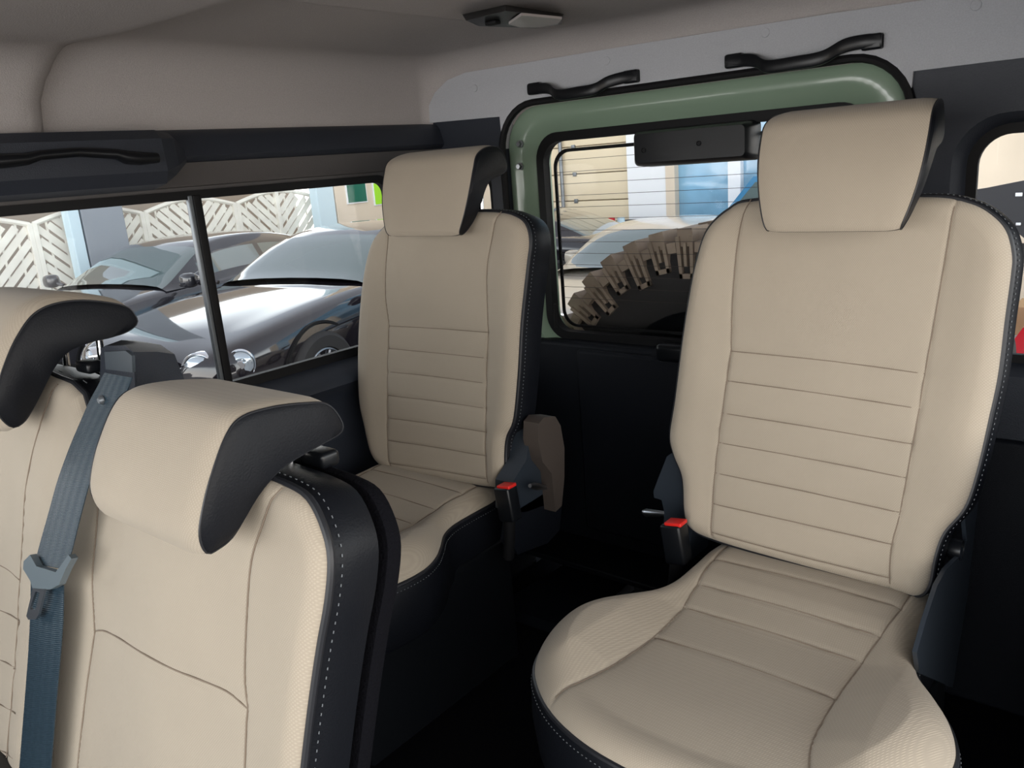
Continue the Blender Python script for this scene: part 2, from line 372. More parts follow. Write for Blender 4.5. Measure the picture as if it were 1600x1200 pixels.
def row3_backrest(root, outl, seams, cut=0.0):
    o2 = plane_st(outl, O3, SX, U3, N3); s2 = [plane_st(q, O3, SX, U3, N3) for q in seams]
    sl, sr = cspline(s2[0], 60, False), cspline(s2[1], 60, False)
    rows = sorted([q[:, 1].mean() for q in s2[2:]])
    def hf(x, t):
        xl_ = np.interp(t, sl[::-1, 1] if sl[0, 1] > sl[-1, 1] else sl[:, 1], sl[::-1, 0] if sl[0, 1] > sl[-1, 1] else sl[:, 0])
        xr_ = np.interp(t, sr[::-1, 1] if sr[0, 1] > sr[-1, 1] else sr[:, 1], sr[::-1, 0] if sr[0, 1] > sr[-1, 1] else sr[:, 0])
        d = np.maximum(np.maximum(xl_-x, x-xr_), 0)
        H = 0.012*np.sin(np.clip(d/0.085, 0, 1)*math.pi*0.5)**1.5
        ins = (x > xl_) & (x < xr_)
        for a, b in zip(rows[:-1], rows[1:]):
            q = (t-a)/(b-a); H = H+np.where(ins & (q > 0) & (q < 1), 0.0007*np.sin(math.pi*np.clip(q, 0, 1)), 0)
        return H-0.006
    p = Pad(o2, O3, SX, U3, N3, s2, hf, R=0.026, groove=0.0022, gw=0.0028)
    p.build(root, 0.075, M['fabric'], M['leather'])
    return p

# cushion outline in (x offset from seat centre, y)
def row3_cushion(root, cx, mirror):
    pl = plane = None
    half = [(0.000,0.690),(-0.09,0.697),(-0.165,0.722),(-0.22,0.760),(-0.253,0.800),(-0.272,0.855),(-0.276,0.915),(-0.262,0.962),(-0.238,1.000),(-0.205,1.045),(-0.190,1.09),(-0.187,1.15),(-0.186,1.22),(-0.17,1.262),(-0.10,1.275)]
    out = [(x, y) for x, y in half]+[(0, 1.277)]+[(-x, y) for x, y in reversed(half[1:])]
    if mirror: pass
    O = np.array([cx, 0.0, -0.712]); T = np.array([0, 1.0, 0]); Nn = np.array([0, 0, 1.0])
    sl = [(-0.150,1.275),(-0.149,1.165),(-0.142,1.09),(-0.136,1.03),(-0.133,0.935),(-0.140,0.83),(-0.160,0.765),(-0.172,0.726)]
    sr = [(-x, y) for x, y in sl]
    seams = [sl, sr]+[[(-w_, y_), (0, y_+0.004), (w_, y_)] for w_, y_ in ((0.149, 1.165), (0.142, 1.09), (0.136, 1.03), (0.133, 0.935))]
    slx = np.array(sl)[::-1]
    def hf(x, t):
        w = np.interp(t, slx[:, 1], -slx[:, 0]); d = np.maximum(np.abs(x)-w, 0)
        H = (0.016*np.exp(-((t-0.90)/0.13)**2)+0.004)*np.sin(np.clip(d/0.13, 0, 1)*math.pi*0.5)
        H = H+0.010*np.exp(-((t-0.80)/0.10)**2)
        return H-0.016*np.clip((1.12-t)/0.1, 0, 1)*np.clip(1-d/0.06, 0, 1)+0.008*np.clip((t-1.08)/0.1, 0, 1)
    p = Pad(out, O, SX, T, Nn, seams, hf, R=0.040, rows=180, cols=160, groove=0.0022, gw=0.003)
    p.build(root, 0.13, M['fabric'], M['leather'], name='seat_cushion')
    return p

def seat_post(mb, x, y0, z0, y1, z1, r=0.006): mb.tube([(x, y0, z0), (x, y1, z1)], r, 12)

def rear_seat(which):
    if which == 'R':
        cx = -0.428; lab = 'beige rear seat with black piping, the nearer right one beside the tailgate window'
        outl, seams, x0, x1, prof = outR, seamR, -0.532, -0.290, profL
    else:
        cx = -1.308; lab = 'beige rear seat with black side panel, beside the long left window'
        outl, seams, x0, x1, prof = outL, seamL, -1.402, -1.130, profL
    root = thing('rear_seat', (cx, 1.1, FLOOR), lab, 'car seat', 'third row seats')
    row3_backrest(root, outl, seams)
    row3_cushion(root, cx, False)
    if which == 'R':
        dz = 0.004; prof = [(y-0.018, z+dz) for y, z in prof]
    h = headrest(root, prof, x0, x1, 0.22, grow=0.004)
    for sx_ in (-0.055, 0.055):
        mb = MB(); seat_post(mb, (x0+x1)/2+sx_+0.02*(which == 'L'), 1.335, -0.16, 1.345, -0.01); mb.o('headrest_post', M['chrome'], h, label='chrome headrest post')
    for sx_ in (-0.055, 0.055): MB().lathe([(0.0, -0.142), (0.012, -0.142), (0.016, -0.15), (0.016, -0.165)], ((x0+x1)/2+sx_+0.02*(which == 'L'), 1.336, 0), axis=2, n=20).o('post_collar', M['steel'], root)
    # black base frame under the cushion
    mb = MB().box((cx-0.17, 0.82, -0.98), (cx+0.17, 1.22, -0.80), 0.02).box((cx-0.20, 0.80, -1.10), (cx-0.15, 1.25, -0.80), 0.01).box((cx+0.15, 0.80, -1.10), (cx+0.20, 1.25, -0.80), 0.01)
    mb.o('base_frame', M['black'], root)
    # folding hinge covers
    if which == 'R':
        poly = [onY(x, y, 1.25)[[0, 2]] for x, y in ((1062,700),(1044,712),(1033,740),(1023,766),(1024,776),(1036,780),(1040,800),(1038,840),(1045,870),(1075,880),(1085,820),(1072,760))]
        h1 = MB().prism(poly, 1, 1.245, 1.33).o('hinge_cover', M['hinge'], root, label='slate plastic hinge cover')
        poly = [onY(x, y, 1.26)[[0, 2]] for x, y in ((1490,832),(1478,900),(1458,930),(1434,1000),(1435,1045),(1462,1062),(1483,1070),(1497,1000),(1510,930),(1512,850),(1528,770),(1520,762),(1508,795))]
        poly = np.array([onX(x, y, -0.225)[[1, 2]] for x, y in ((1508,800),(1512,845),(1500,870),(1480,890),(1466,915),(1448,970),(1434,1020),(1438,1052),(1470,1066),(1490,1075),(1500,1010),(1513,930),(1530,780),(1526,766))])
        h2 = MB().prism([tuple(p) for p in poly], 0, -0.232, -0.226).o('hinge_cover', M['hinge'], root, label='slate plastic hinge cover')
        c = onX(1492, 858, -0.235)
        MB().lathe([(0, -0.02), (0.013, -0.02), (0.016, -0.012), (0.016, 0.0)], c+np.array([0.01, 0, 0]), axis=0, n=24).o('pivot_bolt', M['black'], h2)
        k = onY(1010, 801, 1.25); e = onY(1040, 803, 1.25)
        MB().tube([k-np.array([0.008, 0, 0]), k, e], [0.004, 0.008, 0.005], 12).o('release_lever', M['steel'], root, label='small steel release lever')
    else:
        body = [onX(x, y, -1.03)[[1, 2]] for x, y in ((846,655),(828,680),(822,720),(800,755),(800,800),(822,800),(850,790),(862,770),(862,700))]
        h1 = MB().prism([tuple(p) for p in body], 0, -1.075, -1.03).o('hinge_cover', M['hinge'], root, label='slate plastic hinge cover')
        cap = [onX(x, y, -1.0)[[1, 2]] for x, y in ((842,662),(850,652),(868,651),(876,665),(882,700),(882,745),(878,790),(868,800),(862,740),(848,722),(841,690))]
        MB().prism([tuple(p) for p in cap], 0, -1.04, -1.0).o('hinge_cap', M['hingecap'], root, label='taupe plastic cap')
        k = onX(828, 759, -0.99); e = onX(852, 762, -1.02)
        MB().tube([k, k*0.7+e*0.3, e], [0.004, 0.008, 0.005], 12).o('release_lever', M['steel'], root, label='small steel release lever')
        arm = [onX(x, y, -1.02)[[1, 2]] for x, y in ((860,770),(885,775),(880,830),(862,850),(815,868),(805,850),(812,800))]
        MB().prism([tuple(p) for p in arm], 0, -1.06, -1.03).o('side_frame', M['dark'], root)
    return root

FLOOR = -1.12
def belt_buckle(px_top, X, Y, label):
    """buckle with a red press button; px_top = the four corners of the red button"""
    c = sum(onY(x, y, Y) for x, y in px_top)/4
    root = thing('belt_buckle', (c[0], c[1], c[2]-0.16), label, 'belt buckle', 'belt buckles of the rear seats')
    w, d = 0.020, 0.016
    R = Matrix.Rotation(math.radians(-8), 3, 'Y')
    MB().box(c+np.array([-w, -d, -0.075]), c+np.array([w, d, -0.002]), 0.005, R).o('buckle_body', M['black'], root)
    MB().box(c+np.array([-w*0.82, -d*0.8, -0.004]), c+np.array([w*0.82, d*0.8, 0.003]), 0.002, R).o('release_button', M['red'], root, label='red release button')
    MB().tube([c+np.array([0, 0.0, -0.07]), c+np.array([-0.008, 0.005, -0.12]), c+np.array([-0.02, 0.01, -0.17])], 0.012, 10).o('stalk', M['rubber'], root)
    return root

rear_seat('R'); rear_seat('L')
belt_buckle(((1040,815),(1057,808),(1071,815),(1055,826)), 0, 1.17, 'black belt buckle with red button left of the nearer right rear seat')
belt_buckle(((775,762),(790,752),(806,755),(795,765)), 0, 1.16, 'black belt buckle with red button beside the left rear seat hinge')

# ---- middle row seats
REC2 = math.radians(14)
O2 = np.array([0, 0.420, -0.30]); U2 = np.array([0, math.sin(REC2), math.cos(REC2)]); N2 = np.array([0, -math.cos(REC2), math.sin(REC2)])
outA = [(20,1400),(45,1250),(62,1130),(82,1000),(100,890),(122,775),(142,705),(175,676),(240,688),(330,715),(410,742),(455,760),(484,780),(505,820),(517,870),(513,935),(500,1010),(487,1100),(475,1200),(462,1320),(452,1420),(240,1420)]
outB = [(-330,500),(-200,520),(-60,552),(60,578),(92,590),(119,600),(138,622),(146,660),(138,705),(118,775),(96,890),(78,1000),(58,1130),(41,1250),(10,1400),(-200,1300),(-500,1180),(-480,1000),(-420,800),(-380,600)]
seamA = [[(172,705),(165,815),(158,900),(160,985),(148,1080),(135,1200),(118,1400)],
         [(450,762),(430,808),(408,870),(400,960),(397,1050),(400,1100),(397,1200),(388,1400)],
         [(160,984),(178,983),(220,1001),(300,1042),(370,1076),(400,1104)], ]
seamB = [[(103,600),(93,639),(71,708),(58,767),(54,825),(50,880),(46,930),(42,1000),(30,1120),(15,1250),(0,1360)],
         [(-270,780),(-140,825),(0,876),(46,903)],[(-270,850),(0,946),(44,974)],[(-260,920),(0,1023),(36,1041)],[(-260,980),(0,1092),(31,1106)],[(-260,1040),(0,1162),(26,1174)]]
def row2_backrest(root, outl, seams, right_i):
    o2 = plane_st(outl, O2, SX, U2, N2); s2 = [plane_st(q, O2, SX, U2, N2) for q in seams]
    def hf(x, t): return np.zeros_like(x)+0.004*np.sin(x*20)
    p = Pad(o2, O2, SX, U2, N2, s2, hf, R=0.020, rows=240, cols=200, groove=0.0016, gw=0.003, lift=0.0010, sr=0.0010)
    p.build(root, 0.066, M['fabric'], M['leather'], side_bulge=0.006)
    # carpeted rear face
    nn = normals2(p.out)
    loops = [list(p.w(p.out+nn*o_, np.full(len(p.out), d_))) for o_, d_ in ((-0.02, -0.068), (0.000, -0.070), (0.003, -0.077), (0.000, -0.088), (-0.02, -0.091))]
    MB().loft(loops, cap0=True, cap1=True).o('carpet_back', M['carpet'], root, label='black carpeted seat back')
    return p
rootA = thing('middle_row_seat', (-0.79, 0.33, FLOOR), 'beige middle row seat with black side panel, nearest one at lower left', 'car seat', 'middle row seats')
row2_backrest(rootA, outA, seamA, 1)
rootB = thing('middle_row_seat', (-1.30, 0.33, FLOOR), 'beige middle row seat cut by the left picture edge, left of the belt', 'car seat', 'middle row seats')
row2_backrest(rootB, outB, seamB, 0)
profA = [onX(x, y, -0.67)[[1, 2]] for x, y in ((317,840),(320,800),(333,747),(357,683),(383,653),(433,638),(487,632),(520,633),(540,650),(548,675),(517,695),(487,710),(450,733),(423,760),(400,793),(373,840),(350,860),(330,867))]
profB = [onX(x, y, -1.15)[[1, 2]] for x, y in ((-4,640),(0,600),(13,560),(30,525),(55,492),(90,475),(140,470),(200,478),(218,492),(222,507),(200,522),(155,533),(115,548),(92,570),(75,600),(55,640),(40,662),(20,668))]
hA = headrest(rootA, profA, -0.900, -0.672, 0.05, grow=0.006)
hB = headrest(rootB, profB, -1.415, -1.152, 0.04, grow=0.012)
for x_ in (-0.73, -0.84): mb = MB(); seat_post(mb, x_, 0.47, -0.34, 0.485, -0.25, 0.005); mb.o('headrest_post', M['chrome'], hA)
pb = onX(153, 560, -1.18)
for d_ in (0, -0.12): mb = MB(); seat_post(mb, pb[0]+d_, pb[1], pb[2]-0.06, pb[1]+0.01, pb[2]+0.06, 0.005); mb.o('headrest_post', M['chrome'], hB, label='chrome headrest post')
cc = onX(140, 572, -1.16); MB().box(cc+np.array([-0.02, -0.012, -0.008]), cc+np.array([0.02, 0.012, 0.008]), 0.005).o('post_collar', M['black'], rootB)
cc = onX(508, 702, -0.70); MB().box(cc+np.array([-0.03, -0.015, -0.018]), cc+np.array([0.012, 0.010, 0.000]), 0.005).o('post_collar', M['black'], rootA)
# seat bases out of sight below, so the seats stand on the floor
MB().box((-1.04, 0.0, FLOOR), (-0.54, 0.36, -0.80), 0.03).o('base_frame', M['black'], rootA)
MB().box((-1.56, 0.0, FLOOR), (-1.06, 0.36, -0.80), 0.03).o('base_frame', M['black'], rootB)

# ---- belt and its outlet
br = thing('belt_outlet', (-1.0, 0.47, -0.30), 'black belt outlet housing between the two middle row headrests', 'belt housing')
A_ = [onY(x, y, 0.46) for x, y in ((157,545),(165,540),(195,540),(208,550),(212,620),(156,620))]
B_ = [onY(x, y, 0.53) for x, y in ((190,538),(200,534),(240,541),(262,556),(290,630),(200,630))]
MB().loft([[tuple(p) for p in A_], [tuple(p*0.3+q*0.7+np.array([0, 0, 0.004])) for p, q in zip(A_, B_)], [tuple(q+np.array([0, 0.01, 0])) for q in B_]], cap0=True, cap1=True).o('housing', M['trim'], br)
fa = [onY(x, y, 0.456) for x, y in ((163,550),(196,548),(206,556),(207,582),(165,577))]
MB().loft([[tuple(p) for p in fa], [tuple(p+np.array([0, 0.004, 0])) for p in fa]], cap0=True, cap1=True).o('front_plate', M['plate'], br, label='grey moulded front plate')
belt = thing('seat_belt', (-1.02, 0.42, -0.6), 'dark blue-black seat belt hanging over the joint of the middle row seats', 'seat belt')
bl = [((163,582),(206,590)),((152,604),(198,612)),((139,628),(190,640)),((124,662),(174,668)),((108,700),(156,704)),((90,750),(138,760)),((76,800),(124,812)),((62,850),(110,868)),((54,880),(103,890))]
bl2 = [((48,905),(99,915)),((47,960),(98,965)),((44,1020),(94,1022)),((38,1100),(87,1100)),((30,1200),(79,1200)),((22,1300),(70,1300)),((10,1400),(58,1400))]
def ribbon(name, pairs, lift, parent, m):
    O = O2+N2*lift; L = cspline([onP(*a, O, N2) for a, b in pairs], 60, False); R_ = cspline([onP(*b, O, N2) for a, b in pairs], 60, False)
    V = []; F = []; C = 9
    for a, b in zip(L, R_):
        for k in range(C): V.append(a+(b-a)*k/(C-1)+N2*0.0018*math.sin(math.pi*k/(C-1)))
    n = len(V); V += [v-N2*0.0012 for v in V]
    for j in range(59):
        for k in range(C-1):
            i = j*C+k; F.append((i, i+1, i+C+1, i+C)); F.append((n+i, n+i+C, n+i+C+1, n+i+1))
    for j in range(59):
        for k in (0, C-1): i = j*C+k; F.append((i, i+C, n+i+C, n+i))
    o = obj(name, V, F, m, parent); me = o.data; uv = me.uv_layers.new(name='uv')
    for lp in me.loops:
        i = lp.vertex_index % n; uv.data[lp.index].uv = ((i % C)/(C-1), (i//C)/60*0.6)
    return o
ribbon('webbing', bl, 0.045, belt, M['webbing']); ribbon('webbing', bl2, 0.040, belt, M['webbing'])
def on2(x, y, lift): return onP(x, y, O2+N2*lift, N2)
c = on2(159, 625, 0.048); MB().lathe([(0, -0.004), (0.003, -0.004), (0.0055, -0.001), (0.0055, 0.001)], c, axis=1, n=20).o('stop_button', M['alu'], belt, label='round grey stop button')
tp = [(52,866),(42,876),(41,888),(52,906),(56,918),(84,920),(97,913),(108,888),(117,872),(112,866),(98,886),(92,893),(62,884)]
pl0 = [on2(x, y, 0.052) for x, y in tp]
tg = MB().loft([[tuple(p-N2*0.004) for p in pl0], [tuple(p+N2*0.004) for p in pl0]], cap0=True, cap1=True).o('tongue_grip', M['grip'], belt, smooth=False, label='grey plastic grip of the belt tongue')
oo = [on2(x, y, 0.052) for x, y in ((54,915),(72,918),(62,960),(58,967),(46,968),(43,962))]; ii = [on2(x, y, 0.052) for x, y in ((57,924),(64,925),(58,951),(56,952),(50,952),(49,949))]
MB().loft([[tuple(p-N2*0.0015) for p in oo], [tuple(p+N2*0.0015) for p in oo], [tuple(p+N2*0.0015) for p in ii], [tuple(p-N2*0.0015) for p in ii], [tuple(p-N2*0.0015) for p in oo]]).o('tongue_plate', M['steel'], tg, smooth=False, label='steel tongue plate with a slot')

# ------------------------------------------------------------------ vehicle shell
def struct(o): o['kind'] = 'structure'; return o
XL, XR, YB = -1.62, -0.06, 1.68
struct(MB().box((-1.66, -1.2, -1.16), (0.0, 1.75, FLOOR)).o('floor', M['carpet']))
# left wall: upper shell around the window opening
WZ0, WZ1, WY0, WY1 = -0.445, -0.005, -0.35, 1.490
ring_o = rrect(-1.2, 1.70, -1.12, 0.30, 0.001); ring_i = rrect(WY0, WY1, WZ0, WZ1, 0.045)
wl = struct(MB().loft([xl(ring_o, -1.652), xl(ring_o, -1.64), xl(ring_i, -1.64), xl(ring_i, -1.652), xl(ring_o, -1.652)]).o('wall_left', M['trim2']))
# trim profile above the window, running along the cabin
def extrude_y(prof, y0, y1): return MB().prism(prof, 1, y0, y1)
tr1 = struct(extrude_y([(-1.64,0.118),(-1.605,0.112),(-1.595,0.100),(-1.583,0.062),(-1.592,0.052),(-1.64,0.046)], -1.2, 1.655).o('trim_1', M['trim']))
tr2 = struct(extrude_y([(-1.642,0.052),(-1.596,0.05),(-1.604,0.030),(-1.618,0.014),(-1.625,0.004),(-1.642,0.002)], -1.2, 1.665).o('trim_2', M['trim2']))
# lower side panel with a sill lip
tr3 = struct(extrude_y([(-1.642,-0.44),(-1.622,-0.45),(-1.60,-0.463),(-1.575,-0.475),(-1.568,-0.49),(-1.58,-0.505),(-1.605,-0.53),(-1.61,-0.60),(-1.61,-1.12),(-1.642,-1.12)], -1.2, 1.665).o('trim_3', M['trim']))
# side window
w1 = thing('window_1', (-1.63, 0.6, -0.43), kind='structure')
ga = rrect(WY0+0.0, WY1-0.0, WZ0, WZ1, 0.045); gb = rrect(WY0+0.022, WY1-0.022, WZ0+0.022, WZ1-0.018, 0.03)
MB().loft([xl(ga, -1.645), xl(ga, -1.628), xl(gb, -1.628), xl(gb, -1.645), xl(ga, -1.645)]).o('window_gasket', M['rubber'], w1)
gl = MB().box((-1.637, WY0+0.015, WZ0+0.015), (-1.634, WY1-0.015, WZ1-0.015)).o('glass_pane', M['glass'], w1)
MB().box((-1.638, 0.920, WZ0+0.01), (-1.626, 0.930, WZ1-0.01), 0.002).o('sliding_bar', M['alu'], w1, label='grey edge of the sliding pane')
MB().box((-1.636, 0.930, WZ0+0.01), (-1.624, 0.949, WZ1-0.01), 0.002).o('sliding_bar', M['rubber'], w1, label='black rubber edge of the sliding pane')

# rear wall: three openings (rear door, two corner windows)
DX0, DX1, DZ1 = -1.372, -0.428, 0.128
def rear_panel(name, x0, x1, z0, z1, hx0, hx1, hz0, hz1, r, m):
    o_ = rrect(x0, x1, z0, z1, 0.001); i_ = rrect(hx0, hx1, hz0, hz1, r); j_ = rrect(hx0-0.022, hx1+0.022, hz0-0.022, hz1+0.022, r+0.02)
    return struct(MB().loft([yl(o_, 1.74), yl(o_, 1.655), yl(j_, 1.655), yl(i_, 1.695), yl(i_, 1.74), yl(o_, 1.74)]).o(name, m))
rear_panel('wall_rear', -1.66, DX0-0.004, FLOOR, 0.119, -1.60, -1.450, -0.42, -0.005, 0.05, M['trim'])
rear_panel('wall_rear', DX1+0.004, 0.02, FLOOR, 0.112, -0.330, -0.16, -0.420, -0.005, 0.065, M['trim'])
# above the door opening
struct(MB().box((DX0-0.01, 1.69, 0.10), (DX1+0.01, 1.74, 0.30)).o('wall_rear', M['trim']))
for k, (a, b, n) in enumerate(((-1.60, -1.450, 2), (-0.330, -0.16, 3))):
    wn_ = thing('window_%d' % n, ((a+b)/2, 1.71, -0.42), kind='structure')
    o_ = rrect(a-0.004, b+0.004, -0.424, -0.001, 0.055); i_ = rrect(a+0.014, b-0.014, -0.408, -0.019, 0.05)
    MB().loft([yl(o_, 1.700), yl(o_, 1.688), yl(i_, 1.688), yl(i_, 1.700), yl(o_, 1.700)]).o('window_gasket', M['rubber'], wn_)
    MB().box((a, 1.705, -0.42), (b, 1.708, -0.005)).o('glass_pane', M['glass'], wn_)
struct(MB().box((-0.425, 1.638, FLOOR), (-0.02, 1.66, -0.56), 0.008).o('trim_12', M['dark']))  # dark covers, here and on the left, added as shade low on the wall
struct(MB().box((-1.64, 1.638, FLOOR), (-1.378, 1.66, -0.56), 0.008).o('trim_13', M['dark']))
# header felt panel above the rear door
hp = [(668,193),(671,165),(680,145),(700,125),(728,113.5),(1000,68.5),(1300,21),(1640,-28)]
P = [onY(x, y, 1.650)[[0, 2]] for x, y in hp]; P = [tuple(p) for p in P]
P += [(0.0, 0.10), (-0.42, 0.10)] + [(DX1-0.10+0.10*math.cos(a)+0.004, DZ1-0.10+0.10*math.sin(a)+0.006) for a in np.linspace(0, math.pi/2, 8)] + [(DX0+0.10+0.10*math.cos(a)-0.004, DZ1-0.10+0.10*math.sin(a)+0.006) for a in np.linspace(math.pi/2, math.pi, 8)] + [(DX0-0.006, 0.112), (-1.60, 0.118)]
struct(MB().prism(P, 1, 1.648, 1.70).o('trim_4', M['header'], smooth=False))
mb = MB()
for x, y in ((948,95),(1196,51),(742,138),(1525,8)):
    mb.lathe([(0, -0.0015), (0.008, -0.0015), (0.0095, 0.001)], onY(x, y, 1.648), axis=1, n=24)
struct(mb.o('trim_5', M['header']))
# pillar covers below the header
struct(MB().box((-1.64, 1.635, FLOOR), (-1.375, 1.66, 0.117), 0.004).o('trim_6', M['trim'])) if False else None

# right wall
struct(MB().box((-0.06, 1.02, FLOOR), (-0.02, 1.72, -0.43)).box((-0.06, 1.02, -0.02), (-0.02, 1.72, 0.30)).box((-0.06, 1.50, -0.43), (-0.02, 1.72, -0.02)).o('wall_right', M['dark']))

# ceiling: felt shell rolled down to the side and rear
def cloop(inset, z, y0=-1.2):
    x0, x1, y1 = -1.632+inset, -0.02-inset*0.6, 1.672-inset; r = 0.05
    P = [(x0, y0, z)]
    for k in range(9): a = math.pi-math.pi/2*k/8; P.append((x0+r+r*math.cos(a), y1-r+r*math.sin(a), z))
    for k in range(9): a = math.pi/2-math.pi/2*k/8; P.append((x1-r+r*math.cos(a), y1-r+r*math.sin(a), z))
    P.append((x1, y0, z)); return P
loops = [cloop(0, 0.09), cloop(0.004, 0.19)]
for k in range(1, 9): a = math.pi/2*k/8; loops.append(cloop(0.004+0.085*(1-math.cos(a)), 0.19+0.085*math.sin(a)))
loops.append(cloop(0.30, 0.283)); loops.append(cloop(0.62, 0.285))
mb = MB().loft(loops, closed=False)
n = len(loops[0]); F = [(i, i+1, n-2-i, n-1-i) for i in range(n//2-1)]; mb.add(loops[-1], F)
struct(mb.o('ceiling', M['headliner']))
# lower centre section of the roof lining
def croll(x0, x1, y1, z, r=0.05):
    return [(x0, -1.2, z), (x0, y1-r, z), (x0+r*0.3, y1-r*0.3, z), (x0+r, y1, z), (x1-r, y1, z), (x1-r*0.3, y1-r*0.3, z), (x1, y1-r, z), (x1, -1.2, z)]
l0 = [croll(-1.20, -0.52, 1.60, 0.2835), croll(-1.15, -0.57, 1.55, 0.276), croll(-1.105, -0.615, 1.51, 0.262), croll(-1.09, -0.63, 1.50, 0.260)]
mb = MB().loft(l0, closed=False); mb.add(l0[-1], [(0, 1, 6, 7), (1, 2, 5, 6), (2, 3, 4, 5)])
struct(mb.o('trim_7', M['headliner']))
# roof hoop ahead of the rear section, moulded in the same felt
def hoop(off, dy):
    Pp = [(-1.632+off, 0.665+dy, 0.10), (-1.630+off, 0.672+dy, 0.17), (-1.622+off, 0.685+dy, 0.205)]
    for k in range(1, 7):
        a = math.pi/2*k/6; Pp.append((-1.622+off+0.075*(1-math.cos(a))+0.0, 0.69+0.03*k/6+dy, 0.205+(0.062-off*0.5)*math.sin(a)))
    Pp += [(-1.35, 0.74+dy, 0.272-off*0.8), (-1.0, 0.765+dy, 0.272-off*0.8), (-0.5, 0.765+dy, 0.272-off*0.8), (-0.05, 0.74+dy, 0.26-off*0.8)]
    return Pp
hl = [hoop(-0.015, 0.0), hoop(0.010, -0.004), hoop(0.024, -0.016), hoop(0.032, -0.035), hoop(0.034, -0.06), hoop(0.034, -0.5), hoop(0.034, -1.9)]
struct(MB().loft(hl, closed=False).o('trim_8', M['headliner']))
struct(MB().box((-1.70, -1.2, 0.30), (0.0, 1.75, 0.33)).o('ceiling', M['trim2']))

# grab handle housing on the left trim
gh = thing('grab_handle_housing', (-1.58, 0.6, 0.02), 'dark slate moulded housing with recessed grab handle at upper left', 'grab handle housing')
pr0 = [(-1.60,0.112),(-1.555,0.112),(-1.535,0.095),(-1.530,0.035),(-1.545,0.012),(-1.60,0.002)]
pr1 = [(-1.60,0.108),(-1.565,0.106),(-1.55,0.095),(-1.545,0.045),(-1.56,0.028),(-1.60,0.02)]
pr2 = [(-1.60,0.080),(-1.595,0.078),(-1.592,0.07),(-1.592,0.06),(-1.595,0.055),(-1.60,0.05)]
MB().loft([[(x, y, z) for x, z in p] for p, y in ((pr0, -0.6), (pr0, 0.835), (pr1, 0.868), (pr2, 0.915))], cap0=True, cap1=True).o('housing', M['trim'], gh, smooth=False)
g = [onX(x, y, -1.528) for x, y in ((245,247),(215,248),(195,246),(180,241),(120,238),(60,243),(40,249),(0,252),(-120,262))]
MB().tube([p+np.array([0.004, 0, 0]) for p in g], [0.009, 0.012, 0.012, 0.009, 0.008, 0.008, 0.010, 0.012, 0.012], 10).o('handle', M['black'], gh, label='black grab handle')

# grab handles on the header
def header_handle(px, label):
    pts = []
    for i, (x, y) in enumerate(px):
        dep = [1.640, 1.638, 1.628, 1.612, 1.608, 1.612, 1.628, 1.638, 1.640][i]; pts.append(onY(x, y, dep))
    pts = cspline(pts, 48, False); root = thing('grab_rail', pts.mean(0), label, 'grab handle', 'grab handles on the rear header')
    V = []; F = []
    for p in pts:
        for k in range(12):
            a = 2*math.pi*k/12; V.append(p+np.array([0, math.copysign(abs(math.cos(a))**0.6, math.cos(a))*0.006, math.copysign(abs(math.sin(a))**0.6, math.sin(a))*0.0125]))
    for j in range(47):
        for k in range(12): F.append((j*12+k, j*12+(k+1) % 12, (j+1)*12+(k+1) % 12, (j+1)*12+k))
    F += [tuple(range(12)), tuple(47*12+k for k in range(12))]
    obj('grip', V, F, M['black'], root)
    for e in (0, -1):
        c = pts[e]; d = 0.018*(1 if e == 0 else -1)
        a = c+np.array([min(0, 2*d), -0.006, -0.0135]); b = c+np.array([max(0, 2*d), 0.012, 0.0135])
        sl = (pts[3][2]-pts[0][2])
        MB().box(a, b, 0.004, Matrix.Rotation(0.0, 3, 'Y')).o('mounting_pad', M['black'], root)
header_handle(((826,140),(845,138),(859,139),(873,148),(905,144),(930,139),(950,128),(975,121),(997,118)), 'black grab handle above the left end of the rear door')
header_handle(((1134,97),(1160,94),(1180,95),(1200,104),(1245,98),(1285,90),(1318,72),(1350,65),(1379,63)), 'larger looking black grab handle above the right end of the rear door')

# dome lamp
dl = thing('dome_lamp', (-1.02, 1.24, 0.262), 'dark wedge shaped dome lamp with clear lens on the roof lining', 'ceiling lamp')
ft = [onZ(x, y, 0.262) for x, y in ((722,22),(790,7),(881,22),(878,38),(838,42),(745,38))]
fb = [onZ(x, y, 0.236) for x, y in ((728,32),(790,17),(878,28),(872,38),(838,44),(748,41))]
cent = sum(ft)/6
MB().loft([[tuple(p+np.array([0, 0, 0.02])) for p in ft], [tuple(p) for p in ft], [tuple(p) for p in fb]], cap0=True, cap1=True).o('housing', M['black'], dl, smooth=False)
ln = [onZ(x, y, 0.230) for x, y in ((815,24),(878,30),(872,37),(845,43),(812,43),(795,38))]
MB().loft([[tuple(p+np.array([0, 0, 0.004])) for p in ln], [tuple(p) for p in ln]], cap0=True, cap1=True).o('lens', mat('frosted_lens', (0.6, 0.55, 0.53), 0.2, spec=0.8), dl, smooth=False, label='clear ribbed lens')
rk = onZ(770, 36, 0.233); MB().box(rk-np.array([0.012, 0.008, 0.003]), rk+np.array([0.012, 0.008, 0.003]), 0.002).o('switch', M['rubber'], dl)

